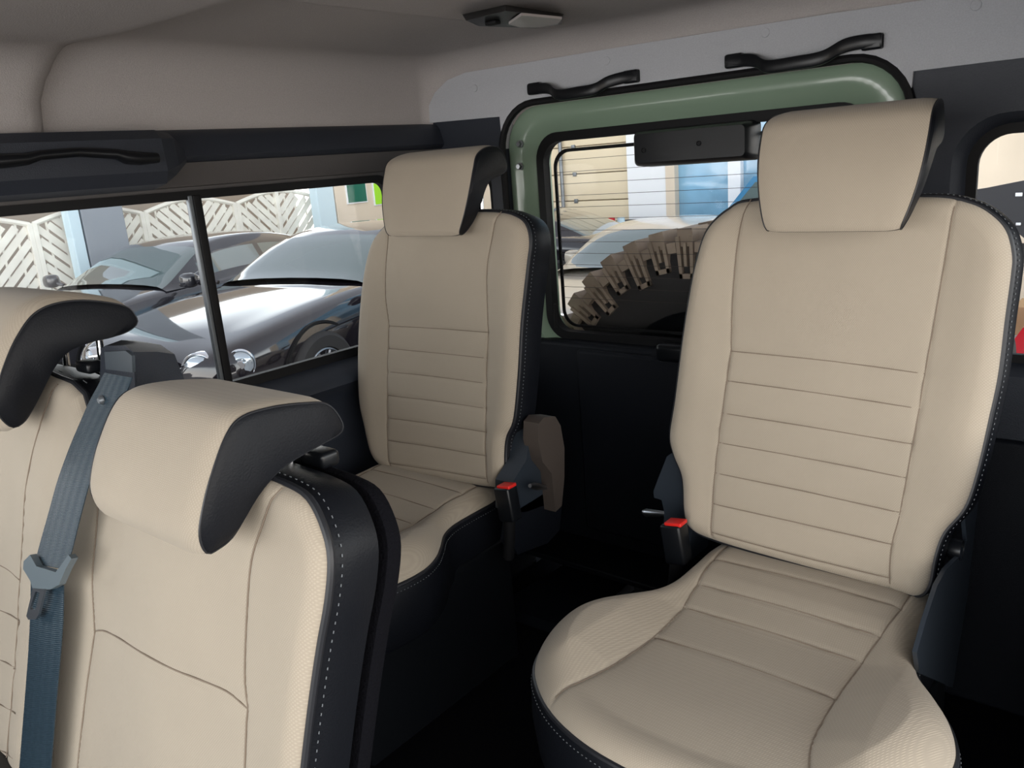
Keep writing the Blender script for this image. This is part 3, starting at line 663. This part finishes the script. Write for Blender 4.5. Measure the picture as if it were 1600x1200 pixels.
# ------------------------------------------------------------------ rear door
d1 = thing('door_1', (-0.9, 1.70, FLOOR), kind='structure')
Gx0, Gx1, Gz0, Gz1 = -1.283, -0.505, -0.445, 0.052
o1 = rrect(DX0, DX1, -1.05, DZ1, 0.10); o2_ = rrect(DX0+0.008, DX1-0.008, -1.04, DZ1-0.008, 0.095)
s1 = rrect(Gx0-0.035, Gx1+0.035, Gz0-0.03, Gz1+0.034, 0.085); s2_ = rrect(Gx0-0.018, Gx1+0.018, Gz0-0.015, Gz1+0.018, 0.07); s3 = rrect(Gx0-0.002, Gx1+0.002, Gz0, Gz1+0.002, 0.06)
fr = MB().loft([yl(o1, 1.725), yl(o1, 1.668), yl(o2_, 1.662), yl(s1, 1.664), yl(s2_, 1.680), yl(s3, 1.684), yl(s3, 1.725), yl(o1, 1.725)]).o('door_frame', M['green'], d1, label='sage green painted door frame')
q1 = rrect(DX0-0.008, DX1+0.008, -1.06, DZ1+0.008, 0.108)
MB().tube(yl(q1, 1.652), 0.0085, 8, True).o('door_seal', M['rubber'], d1, label='black door seal')
g1 = rrect(Gx0-0.010, Gx1+0.010, Gz0-0.008, Gz1+0.010, 0.064); g2 = rrect(Gx0+0.012, Gx1-0.012, Gz0+0.014, Gz1-0.012, 0.05)
MB().loft([yl(g1, 1.700), yl(g1, 1.676), yl(g2, 1.674), yl(g2, 1.700), yl(g1, 1.700)]).o('window_gasket', M['rubber'], d1)
gp = MB().box((Gx0, 1.700, Gz0), (Gx1, 1.704, Gz1)).o('glass_pane', M['glass'], d1)
b1 = rrect(Gx0+0.018, Gx1-0.018, Gz0+0.02, Gz1-0.030, 0.045); b2 = rrect(Gx0+0.026, Gx1-0.026, Gz0+0.026, Gz1-0.038, 0.04)
MB().loft([yl(b1, 1.708), yl(b1, 1.712), yl(b2, 1.712), yl(b2, 1.708), yl(b1, 1.708)]).o('glass_border', M['rubber'], gp)
mb = MB()
for k in range(13):
    z = -0.005-0.0285*k
    if z > Gz0+0.05: mb.tube([(Gx0+0.03, 1.698, z), (Gx1-0.03, 1.698, z)], 0.0007, 4)
mb.tube([(Gx0+0.045, 1.698, -0.0335), (Gx0+0.045, 1.698, -0.090)], 0.0006, 4)
mb.o('heating_wires', M['heat'], gp)
for x, y in ((813,225),(813,260)):
    c = onY(x, y, 1.660); MB().lathe([(0, -0.010), (0.006, -0.010), (0.0065, -0.003), (0.010, -0.002), (0.010, 0.002)], c, axis=1, n=6).o('hinge_bolt', M['steel'], d1, smooth=False, label='hexagonal hinge bolt')
# wiper motor cover
wc = [onY(x, y, 1.60) for x, y in ((985,203),(1170,189),(1172,240),(1165,248),(1010,258),(995,254),(988,240))]
x0, x1 = onY(987, 230, 1.63)[0], onY(1170, 220, 1.63)[0]; z0, z1 = onY(1080, 256, 1.63)[2]+0.002, onY(1080, 198, 1.63)[2]
wmc = MB().loft([yl(rrect(x0, x1, z0-0.004, z1+0.004, 0.012), 1.69), yl(rrect(x0, x1, z0, z1, 0.012), 1.64), yl(rrect(x0+0.008, x1-0.008, z0+0.007, z1-0.005, 0.010), 1.628)], cap0=True, cap1=True).o('wiper_motor_cover', M['black'], d1, label='glossy black wiper motor cover')
for px in ((1006,235),(1092,224)):
    c = onY(px[0], px[1], 1.628); MB().lathe([(0, -0.0005), (0.004, -0.0005), (0.0052, -0.002), (0.0052, 0.001)], c, axis=1, n=20).o('screw_hole', M['rubber'], wmc)
# door card
MB().box((DX0+0.005, 1.640, -1.08), (DX1-0.005, 1.69, -0.450), 0.012).o('door_card', M['dark'], d1, label='dark slate door card')
MB().box((-1.17, 1.622, -0.95), (-0.60, 1.645, -0.462), 0.010).o('door_card_insert', M['dark'], d1)
lk = onY(1045, 545, 1.62); MB().box(lk+np.array([-0.03, -0.015, -0.03]), lk+np.array([0.05, 0.02, 0.012]), 0.012).o('lock_cover', M['black'], d1)
st = [onY(x, y, 1.66) for x, y in ((867,475),(868,512))]; MB().tube([st[0], st[1]], 0.004, 8).o('door_stay', M['rubber'], d1)
# load floor details
struct(MB().box((-1.38, 1.50, -1.0), (-0.42, 1.64, -0.985), 0.004).o('trim_9', M['black']))
ss = [onZ(x, y, -1.0) for x, y in ((857,835),(1020,887))]
mtt = [onZ(x, y, FLOOR+0.045) for x, y in ((775,945),(885,880),(990,905),(900,985))]
tag(MB().loft([[tuple(p) for p in mtt], [tuple(p-np.array([0, 0, 0.03])) for p in mtt]], cap0=True, cap1=True).o('floor_box', M['dark'], smooth=False), 'dark flat box on the floor between the rear seats', 'floor box')
for side, xa, xb in (('left', -1.61, -1.36), ('right', -0.13, -0.06)):
    struct(MB().box((xa, 1.35, FLOOR), (xb, 1.66, -0.62), 0.03).o('trim_10' if side == 'left' else 'trim_11', M['dark']))

# ------------------------------------------------------------------ outside
G = -1.85
struct(MB().box((-16, -8, G-0.05), (14, 14, G)).o('ground', M['ground'], smooth=False))

def wheel(root, c, r, w, side, put, caliper=None):
    prof = [(r*0.66, -w/2), (r*0.9, -w/2-0.005), (r*0.985, -w/2+0.02), (r, -w/2+0.05), (r, w/2-0.05), (r*0.985, w/2-0.02), (r*0.9, w/2+0.005), (r*0.66, w/2), (r*0.64, w/2-0.03), (r*0.64, -w/2+0.03), (r*0.66, -w/2)]
    wh = put(MB().lathe(prof, c, axis=0, n=48), 'wheel', M['tyre'], root)
    o = side*(w/2-0.03)
    mb = MB().lathe([(r*0.64, o+side*0.02), (r*0.61, o+side*0.025), (r*0.58, o), (r*0.58, -o)], c, axis=0, n=48)
    for k in range(10):
        a = 2*math.pi*k/10; ca, sa = math.cos(a), math.sin(a)
        mb.tube([(c[0]+o, c[1]+ca*r*0.10, c[2]+sa*r*0.10), (c[0]+o+side*0.012, c[1]+ca*r*0.59, c[2]+sa*r*0.59)], [0.022, 0.012], 6)
    mb.lathe([(0, o+side*0.02), (r*0.12, o+side*0.018), (r*0.16, o)], c, axis=0, n=24)
    put(mb, 'rim', M['rim'], wh)
    put(MB().lathe([(0, o-side*0.07), (r*0.45, o-side*0.07), (r*0.45, o-side*0.085)], c, axis=0, n=36), 'brake_disc', M['steel'], wh)
    if caliper:
        pts = [(c[0]+o-side*0.05, c[1]+math.cos(a)*r*0.42, c[2]+math.sin(a)*r*0.42) for a in np.radians([195, 175, 150, 130, 112])]
        put(MB().tube(pts, [0.03, 0.045, 0.048, 0.045, 0.03], 8), 'brake_caliper', caliper, wh, label='red brake caliper')
    return wh

def car(label, loc, rot, paint, L=4.75, hw=0.96, roof=1.40, coupe=True, caliper=None, lamps='round', belt=0.95, gy0=0.0, group=None, name='car'):
    root = thing(name, loc, label, 'car', group); root.rotation_euler = (0, 0, 0)
    def T(p):
        c_, s_ = math.cos(rot), math.sin(rot); return (loc[0]+p[0]*c_-p[1]*s_, loc[1]+p[0]*s_+p[1]*c_, loc[2]+p[2])
    def put(mb, *a, **k):
        mb.V = [T(v) for v in mb.V]; return mb.o(*a, **k)
    k = hw/0.96; kz = belt/0.95
    st = [(0.00,0.50,0.34,0.50,0.58,0.60),(0.05,0.74,0.26,0.52,0.66,0.68),(0.22,0.87,0.20,0.56,0.74,0.76),(0.55,0.93,0.18,0.60,0.80,0.83),(1.0,0.96,0.18,0.62,0.86,0.90),(1.5,0.95,0.18,0.62,0.90,0.96),(2.1,0.95,0.18,0.62,0.92,0.97),(2.9,0.955,0.18,0.64,0.94,0.97),(3.6,0.965,0.18,0.66,0.95,1.0),(4.15,0.94,0.20,0.66,0.93,1.0),(4.5,0.88,0.26,0.64,0.88,0.96),(4.68,0.76,0.34,0.60,0.78,0.86),(4.75,0.55,0.42,0.56,0.70,0.72)]
    loops = []
    for y, w, zb, zm, zs, zc in st:
        y = y*L/4.75; w *= k; zs *= kz; zc *= kz
        half = [(w*0.80, zb), (w*0.97, zb+0.08), (w, zm), (w*0.985, (zm+zs)/2), (w*0.93, zs), (w*0.80, zs+(zc-zs)*0.35+0.015), (w*0.55, zs+(zc-zs)*0.75), (w*0.25, zc), ]
        loops.append([(x, y, z) for x, z in half]+[(-x, y, z) for x, z in reversed(half)])
    body = put(MB().loft(loops, cap0=True, cap1=True), 'body', paint, root)
    sm = body.modifiers.new('sub', 'SUBSURF'); sm.levels = 2; sm.render_levels = 2
    # greenhouse
    e = 0 if coupe else 0.25
    gs = [(1.42,0.80,0.99),(1.75,0.74,1.17),(2.08,0.66,1.335),(2.35,0.62,1.385),(2.75,0.61,1.40),(3.15,0.61,1.375+0.02*(not coupe)),(3.55+e,0.62,1.29+0.06*(not coupe)),(3.95+e,0.66,1.15),(4.35+e*0.6,0.72,0.985)]
    ys = np.linspace(gs[0][0], gs[-1][0], 41); gy = np.array(gs); wr = np.interp(ys, gy[:, 0], gy[:, 1]); zr = np.interp(ys, gy[:, 0], gy[:, 2])
    zr = np.convolve(np.pad(zr, 2, 'edge'), np.ones(5)/5, 'valid'); na = 9; grid = []
    for y, w, z in zip(ys, wr, zr):
        f = (z-0.95)/0.45; row = []
        zb_ = belt-0.04; ztop = z*roof/1.40; bw = 0.86*k
        for a in range(na):
            t = a/(na-1)
            if t < 0.5: q = t/0.5; x = bw+(w*k-bw)*(q**0.9); zz = zb_+(ztop-0.05-zb_)*q
            else: q = (t-0.5)/0.5; x = w*k*math.cos(q*math.pi/2); zz = ztop-0.05+0.05*math.sin(q*math.pi/2)
            row.append((x, y*L/4.75+gy0, zz))
        grid.append(row+[(-p[0], p[1], p[2]) for p in reversed(row[:-1])])
    nr = len(grid[0]); V = [p for r_ in grid for p in r_]; R_ = []; Wd = []; Sd = []; Sd2 = []; Rw = []; fr_i = 11 if coupe else 11
    for j in range(40):
        for i in range(nr-1):
            f = (j*nr+i, j*nr+i+1, (j+1)*nr+i+1, (j+1)*nr+i); ii = min(i, nr-2-i)
            if j < 9 and ii >= 4: Wd.append(f)
            elif (j >= (31 if coupe else 33)) and ii >= 4: Rw.append(f)
            elif 7 <= j < 30 and ii in (1, 2) and j not in (19,): (Sd if i < nr/2 else Sd2).append(f)
            else: R_.append(f)
    def sub(F, name, m, parent):
        used = sorted({i for f in F for i in f}); mp = {u: kk for kk, u in enumerate(used)}
        o = obj(name, [T(V[u]) for u in used], [[mp[i] for i in f] for f in F], m, parent); return o
    sub(R_, 'roof', paint, root); sub(Wd, 'windshield', M['carglass'], root); sub(Sd, 'side_window', M['carglass'], root); sub(Sd2, 'side_window', M['carglass'], root); sub(Rw, 'rear_window', M['carglass'], root)
    # wheels and arches
    for y in (0.93*L/4.75, 3.85*L/4.75):
        for sgn in (1, -1):
            x = sgn*(hw-0.125)
            mb = MB().lathe([(0.0, -0.02*sgn), (0.415, -0.02*sgn), (0.425, 0.104*sgn), (0.405, 0.106*sgn), (0.40, 0.0)], (x, y, 0.375), axis=0, n=48)
            put(mb, 'wheel_arch', M['rubber'], root)
            wheel(root, (x+sgn*0.02, y, 0.36), 0.36, 0.24, sgn, put, caliper)
    # lamps and grille
    for sgn in (1, -1):
        if lamps == 'round':
            for xx, yy, zz, rr, an in ((0.56, 0.085, 0.60, 0.125, 18), (0.795, 0.24, 0.63, 0.095, 42)):
                c = Vector((sgn*xx*k, yy, zz)); Ro = Matrix.Rotation(math.radians(an*sgn), 3, 'Z')
                def lam(pr, nm, m_, par, n_=32):
                    q = MB().lathe(pr, (0, 0, 0), axis=1, n=n_); q.V = [tuple(Ro @ Vector(v)+c) for v in q.V]; return put(q, nm, m_, par)
                hl_ = lam([(0.0, -0.045), (rr*0.5, -0.042), (rr*0.85, -0.028), (rr, -0.005), (rr, 0.06)], 'headlight', M['lampglass'], root)
                lam([(rr, -0.012), (rr*1.08, -0.018), (rr*1.14, -0.004), (rr*1.12, 0.06)], 'lamp_ring', M['chrome'], hl_)
                lam([(0, -0.05), (rr*0.3, -0.05), (rr*0.4, -0.035)], 'lamp_bulb', M['chrome'], hl_, 20)
        else:
            put(MB().box((sgn*0.50*k, 0.02, 0.60), (sgn*0.84*k, 0.30, 0.70), 0.04), 'headlight', M['lampglass'], root)
        mr = MB().box((sgn*(hw+0.02), 1.66, belt-0.02), (sgn*(hw+0.18), 1.80, belt+0.12), 0.05); mr.tube([(sgn*(hw-0.05), 1.76, belt), (sgn*(hw+0.05), 1.74, belt+0.03)], 0.02, 8)
        put(mr, 'wing_mirror', paint, root)
    gr_ = MB().box((-0.40*k, -0.03, 0.36), (0.40*k, 0.05, 0.72), 0.04)
    g_ = put(gr_, 'grille', M['rubber'], root)
    mb = MB().tube([(-0.41*k, -0.035, 0.36), (0.41*k, -0.035, 0.36), (0.42*k, -0.025, 0.70), (0.0, -0.03, 0.75), (-0.42*k, -0.025, 0.70)], 0.014, 8, True)
    for a in range(-9, 10):
        mb.tube([(a*0.045*k-0.06, -0.032, 0.38), (a*0.045*k+0.06, -0.032, 0.70)], 0.004, 4); mb.tube([(a*0.045*k+0.06, -0.034, 0.38), (a*0.045*k-0.06, -0.034, 0.70)], 0.004, 4)
    put(mb, 'grille_mesh', M['chrome'], g_)
    if caliper:
        put(MB().box((0.62*k, 0.02, 0.24), (0.84*k, 0.16, 0.40), 0.03), 'side_intake', M['rubber'], root)
    return root

RA = math.radians(12)
car('glossy black coupe with round headlamps, nearest car outside the long left window', (-5.85, 2.66, G), RA, M['paintB'], hw=0.98, roof=1.40, caliper=M['caliper'], belt=0.97, gy0=0.30)
car('anthracite coupe parked behind the black coupe, before the trellis fence', (-8.1, 2.15, G), RA, M['paintA'], hw=0.95, roof=1.36, belt=0.95, gy0=0.2)
car('champagne car standing close behind the spare wheel, seen through the rear door window', (-1.64, 2.36, G), 0, M['silver'], L=3.55, hw=0.86, roof=1.47, coupe=False, lamps='slim', belt=1.03)
car('dark coupe in front of the cream sectional door', (-9.55, 8.38, G), math.radians(-90), M['paintB'], hw=0.70, roof=1.30, lamps='slim')
car('silver car nose showing at the left edge of the rear door window', (-3.80, 4.9, G), 0, M['silver'], L=3.7, hw=0.84, roof=1.25, lamps='round', belt=0.85)

# trellis fence
def fence_panel(y0, y1, label):
    X = -10.5; root = thing('fence_panel', (X, (y0+y1)/2, G), label, 'fence panel', 'trellis fence panels')
    zb, ze, zp = G+0.05, -0.27, -0.14; ym = (y0+y1)/2; hwid = (y1-y0)/2
    def top(y): return ze+(zp-ze)*math.cos(min(1, abs(y-ym)/hwid)*math.pi/2)
    arc = [(X, y, top(y)) for y in np.linspace(y0+0.02, y1-0.02, 25)]
    mb = MB().tube(arc, 0.03, 6); mb.box((X-0.03, y0, zb), (X+0.03, y0+0.055, ze+0.02), 0.005).box((X-0.03, y1-0.055, zb), (X+0.03, y1, ze+0.02), 0.005).box((X-0.035, ym-0.03, zb), (X+0.035, ym+0.03, zp), 0.005).box((X-0.03, y0, zb), (X+0.03, y1, zb+0.06), 0.005)
    mb.o('panel_frame', M['wood'], root, smooth=False)
    mb = MB(); w = 0.040
    for (ya, yb, sg) in ((y0+0.05, ym-0.03, -1), (ym+0.03, y1-0.05, 1)):
        # slats run diagonally, V towards the middle post
        for c in np.arange(-2.25, 2.25, 0.15):
            # line: z - zb = c + sg*(y-ya) ; clipped to the half panel
            seg = []
            for y in np.linspace(ya, yb, 15):
                z = zb+0.9+c+sg*(y-(ya if sg > 0 else yb))*(1.0)
                if zb+0.05 < z < top(y)-0.02: seg.append((y, z))
            if len(seg) < 2: continue
            (a0, z0_), (a1, z1_) = seg[0], seg[-1]; dx = X+0.012*(1 if int(round(c/0.15)) % 2 else -1)
            d = w/math.sqrt(2); ny, nz = -sg*d, d
            P4 = [(a0+ny, z0_+nz), (a1+ny, z1_+nz), (a1-ny, z1_-nz), (a0-ny, z0_-nz)]
            mb.prism(P4, 0, dx-0.006, dx+0.006)
        for y in np.linspace(ya+0.12, yb-0.12, 3): mb.box((X-0.02, y-0.012, zb), (X-0.008, y+0.012, top(y)-0.02))
    mb.o('slats', M['wood'], root, smooth=False)
    return root
fy = [-0.15, 1.21, 2.57, 3.93, 5.285, 6.635, 8.0]
fl = ['leftmost trellis panel, mostly behind the left seat', 'trellis panel second from the left, behind the near headrest', 'trellis panel just left of the grey column', 'trellis panel half covered by the grey column', 'arched trellis panel behind the sliding window bar', 'arched trellis panel nearest the green picture']
for i in range(6): fence_panel(fy[i], fy[i+1], 'bleached wooden '+fl[i])
def column(ya, yb, m, label, X=-10.2, top=1.6):
    tag(MB().box((X-0.12, ya, G), (X+0.06, yb, top), 0.01).o('column', m, smooth=False), label, 'column')
column(4.36, 4.86, M['wallgrey'], 'wide grey column in front of the trellis fence')
column(4.21, 4.34, M['paleblue'], 'narrow pale blue post left of the wide grey column')
column(7.78, 8.10, M['paleblue'], 'pale blue post between trellis fence and beige wall')
column(8.12, 11.5, M['wallbeige'], 'beige rendered wall piece carrying two small green pictures', -10.2, 2.5)
def wall_sign(pa, pb, m, label):
    a = onX(pa[0], pa[1], -10.12); b = onX(pb[0], pb[1], -10.12)
    root = thing('wall_picture', ((a+b)/2), label, 'picture')
    y0, y1 = min(a[1], b[1]), max(a[1], b[1]); z0, z1 = min(a[2], b[2]), max(a[2], b[2])
    MB().box((-10.14, y0-0.02, z0-0.02), (-10.115, y1+0.02, z1+0.02), 0.004).o('picture_frame', M['white'], root, smooth=False)
    MB().box((-10.118, y0, z0), (-10.108, y1, z1)).o('print', m, root, smooth=False)
wall_sign((541,289), (573,314), M['greenp'], 'dark green picture on the beige wall')
wall_sign((583,287), (600,318), M['lime'], 'lime green picture at the right edge of the side window')
tag(MB().box((-12.6, -3, G), (-12.4, 9, 1.2)).o('courtyard_wall', M['fencegap'], smooth=False), 'pale wall glimpsed through the trellis fence', 'wall')

# building behind the rear door
YW = 10.6
bd = thing('garage_building', (-5, YW, G), 'pale building with shop windows behind the parked cars', 'building')
MB().box((-12, YW+0.1, G), (6, YW+0.4, 4.0)).o('wall', M['wallbeige'], bd, smooth=False)
gx0 = onY(857, 260, YW)[0]-0.8; gx1 = onY(988, 300, YW)[0]; wx1 = onY(1048, 300, YW)[0]; fx = onY(1062, 300, YW)[0]
gd = thing('sectional_door', ((gx0+gx1)/2, YW, G), 'cream sectional garage door left of the white wall piece', 'garage door')
for k in range(9):
    z = G+k*0.40; MB().box((gx0, YW-0.04, z+0.006), (gx1-0.02, YW+0.05, z+0.394), 0.012).o('door_section', M['door_beige'], gd)
pp = onY(885, 300, YW)[0]; MB().tube([(pp, YW-0.1, G), (pp, YW-0.1, 2.0)], 0.03, 10).o('guide_rail', M['alu'], gd)
mb = MB()
for k in range(9): mb.box((gx1-1.0, YW-0.07, G+k*0.40-0.03), (gx1-0.94, YW-0.03, G+k*0.40+0.03), 0.006)
mb.o('section_hinge', M['alu'], gd)
MB().box((gx1, YW-0.12, G), (wx1, YW+0.1, 4.0)).o('wall_piece', M['white'], bd, smooth=False, label='white wall piece')
MB().box((wx1, YW-0.14, G), (fx, YW+0.1, 4.0)).o('pilaster', M['wallbeige'], bd, smooth=False)
zl = onY(1062, 352, YW)[2]
MB().box((fx, YW-0.02, zl), (4, YW+0.06, 4.0)).o('shop_window', M['shopglass'], bd, smooth=False, label='shop window with a painted blue reflection')
MB().box((fx, YW-0.1, G), (4, YW+0.06, zl)).o('plinth', M['wallbeige'], bd, smooth=False)
for px in (1153, 1235, 1320):
    x = onY(px, 300, YW)[0]; MB().box((x-0.09, YW-0.12, zl), (x+0.09, YW+0.02, 4.0), 0.01).o('window_post', M['white'], bd, smooth=False)
# tyre stacks in front of the building
def tyre_stack(px0, px1, py0, label, Y=9.55, n=4):
    a = onY(px0, py0, Y); b = onY(px1, py0, Y); r = (b[0]-a[0])/2; c = ((a[0]+b[0])/2, Y); h = (a[2]-G)/n
    for k in range(n):
        z = G+h*(k+0.5); pr = [(r*0.55, -h*0.42), (r*0.9, -h*0.48), (r, -h*0.36), (r, h*0.36), (r*0.9, h*0.48), (r*0.55, h*0.42), (r*0.55, -h*0.42)]
        t = MB().lathe(pr, (c[0], c[1], z), axis=2, n=40).o('tyre', M['tyre'])
        tag(t, 'black tyre, %s in the %s' % (('lowest', 'second lowest', 'second from the top', 'topmost')[k], label), 'tyre', 'tyres stacked before the building')
    return c, a[2]
c, zt = tyre_stack(946, 1022, 346, 'left hand stack before the white wall piece')
tyre_stack(1046, 1138, 345, 'right hand stack below the shop window')
for dx, m, nm, lb in ((-0.12, M['caliper'], 'tin', 'small red tin on the left tyre stack'), (0.03, M['paleblue'], 'tin', 'small pale blue tin on the left tyre stack')):
    tag(MB().lathe([(0, 0), (0.05, 0), (0.05, 0.07), (0.0, 0.07)], (c[0]+dx, c[1]-0.25, zt), axis=2, n=20).o(nm, m), lb, 'tin')
# blue van glimpsed in the window bay
vx = onY(1120, 330, 9.6)
van = thing('car', (vx[0], 9.6, G), 'blue car with yellow stripe standing at the shop window', 'car')

a = onY(1075, 340, 9.7); b = onY(1195, 270, 9.7)
root_v = van
prof = [(a[0]-0.05, G+0.3), (a[0], G+0.85), (a[0]+0.35, G+1.0), (a[0]+0.75, G+1.45), (a[0]+2.6, G+1.5), (a[0]+2.9, G+1.0), (a[0]+3.0, G+0.3)]
MB().prism(prof, 1, 10.0, 10.4).o('body', mat('blue_car_paint', (0.05, 0.22, 0.42), 0.15, coat=1.0), root_v, smooth=False)
MB().prism([(a[0]+0.45, G+1.02), (a[0]+0.78, G+1.38), (a[0]+2.5, G+1.42), (a[0]+2.7, G+1.02)], 1, 9.985, 10.0).o('side_window', M['carglass'], root_v, smooth=False)
MB().box((a[0]+0.1, 9.98, G+0.78), (a[0]+2.7, 10.0, G+0.84)).o('side_stripe', M['yellow'], root_v, smooth=False)
for dx in (0.6, 2.3): MB().lathe([(0, -0.1), (0.33, -0.1), (0.33, 0.1), (0, 0.1)], (a[0]+dx, 10.10, G+0.33), axis=1, n=32).o('wheel', M['tyre'], root_v)

# spare wheel on the rear door
def spare():
    cx, cz, R, y0, y1 = -0.915, -0.640, 0.448, 1.775, 2.03
    root = thing('spare_wheel', (cx, y0, cz-R), 'dusty off-road spare wheel with chunky tread mounted outside the rear door', 'spare wheel')
    ym = (y0+y1)/2; h = (y1-y0)/2
    pr = [(R*0.56, -h*0.8), (R*0.70, -h*1.0), (R*0.86, -h*1.0), (R*0.93, -h*0.88), (R*0.955, -h*0.7), (R*0.955, h*0.7), (R*0.93, h*0.88), (R*0.86, h), (R*0.7, h), (R*0.56, h*0.8), (R*0.54, 0), (R*0.56, -h*0.8)]
    ty = MB().lathe(pr, (cx, ym, cz), axis=1, n=96).o('tyre', M['tyre'], root)
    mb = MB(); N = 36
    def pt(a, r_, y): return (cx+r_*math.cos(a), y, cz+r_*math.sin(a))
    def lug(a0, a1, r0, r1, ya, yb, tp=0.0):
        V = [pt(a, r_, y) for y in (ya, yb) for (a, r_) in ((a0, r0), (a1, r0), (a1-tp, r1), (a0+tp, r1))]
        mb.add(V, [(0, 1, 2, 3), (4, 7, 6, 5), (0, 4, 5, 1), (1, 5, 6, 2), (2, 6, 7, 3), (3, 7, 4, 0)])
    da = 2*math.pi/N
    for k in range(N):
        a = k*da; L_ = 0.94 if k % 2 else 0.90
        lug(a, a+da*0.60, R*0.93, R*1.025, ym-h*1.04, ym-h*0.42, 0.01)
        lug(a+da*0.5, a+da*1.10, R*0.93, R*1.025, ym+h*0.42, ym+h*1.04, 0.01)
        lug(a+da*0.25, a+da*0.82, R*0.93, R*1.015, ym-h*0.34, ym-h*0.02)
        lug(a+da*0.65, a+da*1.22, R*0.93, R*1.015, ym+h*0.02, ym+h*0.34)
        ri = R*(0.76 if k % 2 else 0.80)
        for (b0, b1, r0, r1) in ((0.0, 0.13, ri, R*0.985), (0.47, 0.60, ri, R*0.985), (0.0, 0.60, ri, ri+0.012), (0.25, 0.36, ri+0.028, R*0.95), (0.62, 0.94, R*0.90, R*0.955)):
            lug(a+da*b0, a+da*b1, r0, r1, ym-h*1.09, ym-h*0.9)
    mb.o('tread_blocks', M['lit_mudtyre'], ty, smooth=False, label='dusty tread blocks, light painted into their tan')
    MB().lathe([(0.03, -h*0.5), (R*0.45, -h*0.45), (R*0.52, -h*0.75), (R*0.57, -h*0.82), (R*0.57, h*0.8)], (cx, ym, cz), axis=1, n=64).o('rim', M['black'], root)
    MB().lathe([(0.0, -h*0.9), (0.09, -h*0.9), (0.10, -h*0.4)], (cx, ym, cz), axis=1, n=24).o('wheel_carrier', M['black'], root)
spare()
# outer bumper side of the rear door
# right-hand corner window view
tp_ = onY(1600, 200, 5.0)
X0 = onY(1480, 300, 9.2)[0]-0.3
V = []; F = []
for i in range(30):
    for j in range(12): V.append((X0+i*0.11, 9.2+0.05*math.sin(i*0.9+j*0.35)+0.03*math.sin(j*1.4), -2.0+0.02+j*0.30 if j else G))
for i in range(29):
    for j in range(11): F.append((i*12+j, i*12+j+1, (i+1)*12+j+1, (i+1)*12+j))
tp = obj('tarpaulin', V, F, M['tarp']); sd = tp.modifiers.new('s', 'SOLIDIFY'); sd.thickness = 0.02; tag(tp, 'cream hanging tarpaulin seen through the right corner window', 'tarpaulin')
# raised bonnet with felt underside above a red car nose
rc = thing('red_car', (-0.55, 7.4, G), 'red car with its felt lined bonnet raised, seen through right corner window', 'car')
pa = [onY(x, y, 6.9) for x, y in ((1500,300),(1540,294),(1590,284),(1640,275),(1640,372),(1600,372),(1560,340),(1500,340))]
MB().loft([[tuple(p) for p in pa], [tuple(p+np.array([0, 0.04, 0.0])) for p in pa]], cap0=True, cap1=True).o('bonnet', M['felt'], rc, smooth=False, label='raised bonnet, dark felt underside')
mb = MB()
for x, y, w in ((1592,304,0.022),(1591,350,0.016),(1560,338,0.02)):
    c = onY(x, y, 6.88); mb.box(c-np.array([w, 0.004, w*0.6]), c+np.array([w, 0.004, w*0.6]), 0.004)
mb.o('bonnet_clips', M['white'], rc)
s0, s1_ = onY(1598, 380, 7.0), onY(1588, 470, 7.0); MB().tube([s0, s1_], 0.02, 8).o('bonnet_strut', M['black'], rc)
nose = [onY(x, y, 7.1)[[0, 2]] for x, y in ((1560,560),(1585,530),(1600,510),(1660,480),(1660,640),(1560,640))]
MB().prism([tuple(p) for p in nose]+[], 1, 7.05, 8.2).o('body', M['redpaint'], rc, smooth=False)
MB().prism([(nose[0][0], G), (nose[0][0]+1.2, G), (nose[3][0], nose[5][1]), (nose[0][0], nose[5][1])], 1, 7.2, 8.2).o('sill', M['redpaint'], rc, smooth=False)
bx = thing('cardboard_box', (onY(1590, 510, 8.5)[0], 8.6, G), 'brown cardboard box on pale crate behind the red car', 'box')
a = onY(1582, 525, 8.5); b = onY(1640, 478, 8.5)
MB().box((a[0], 8.4, a[2]), (b[0], 8.85, b[2]), 0.01).o('carton', M['cardboard'], bx, smooth=False)
MB().box((a[0]-0.1, 8.35, G), (b[0]+0.1, 8.9, a[2]), 0.01).o('crate', M['white'], bx, smooth=False)
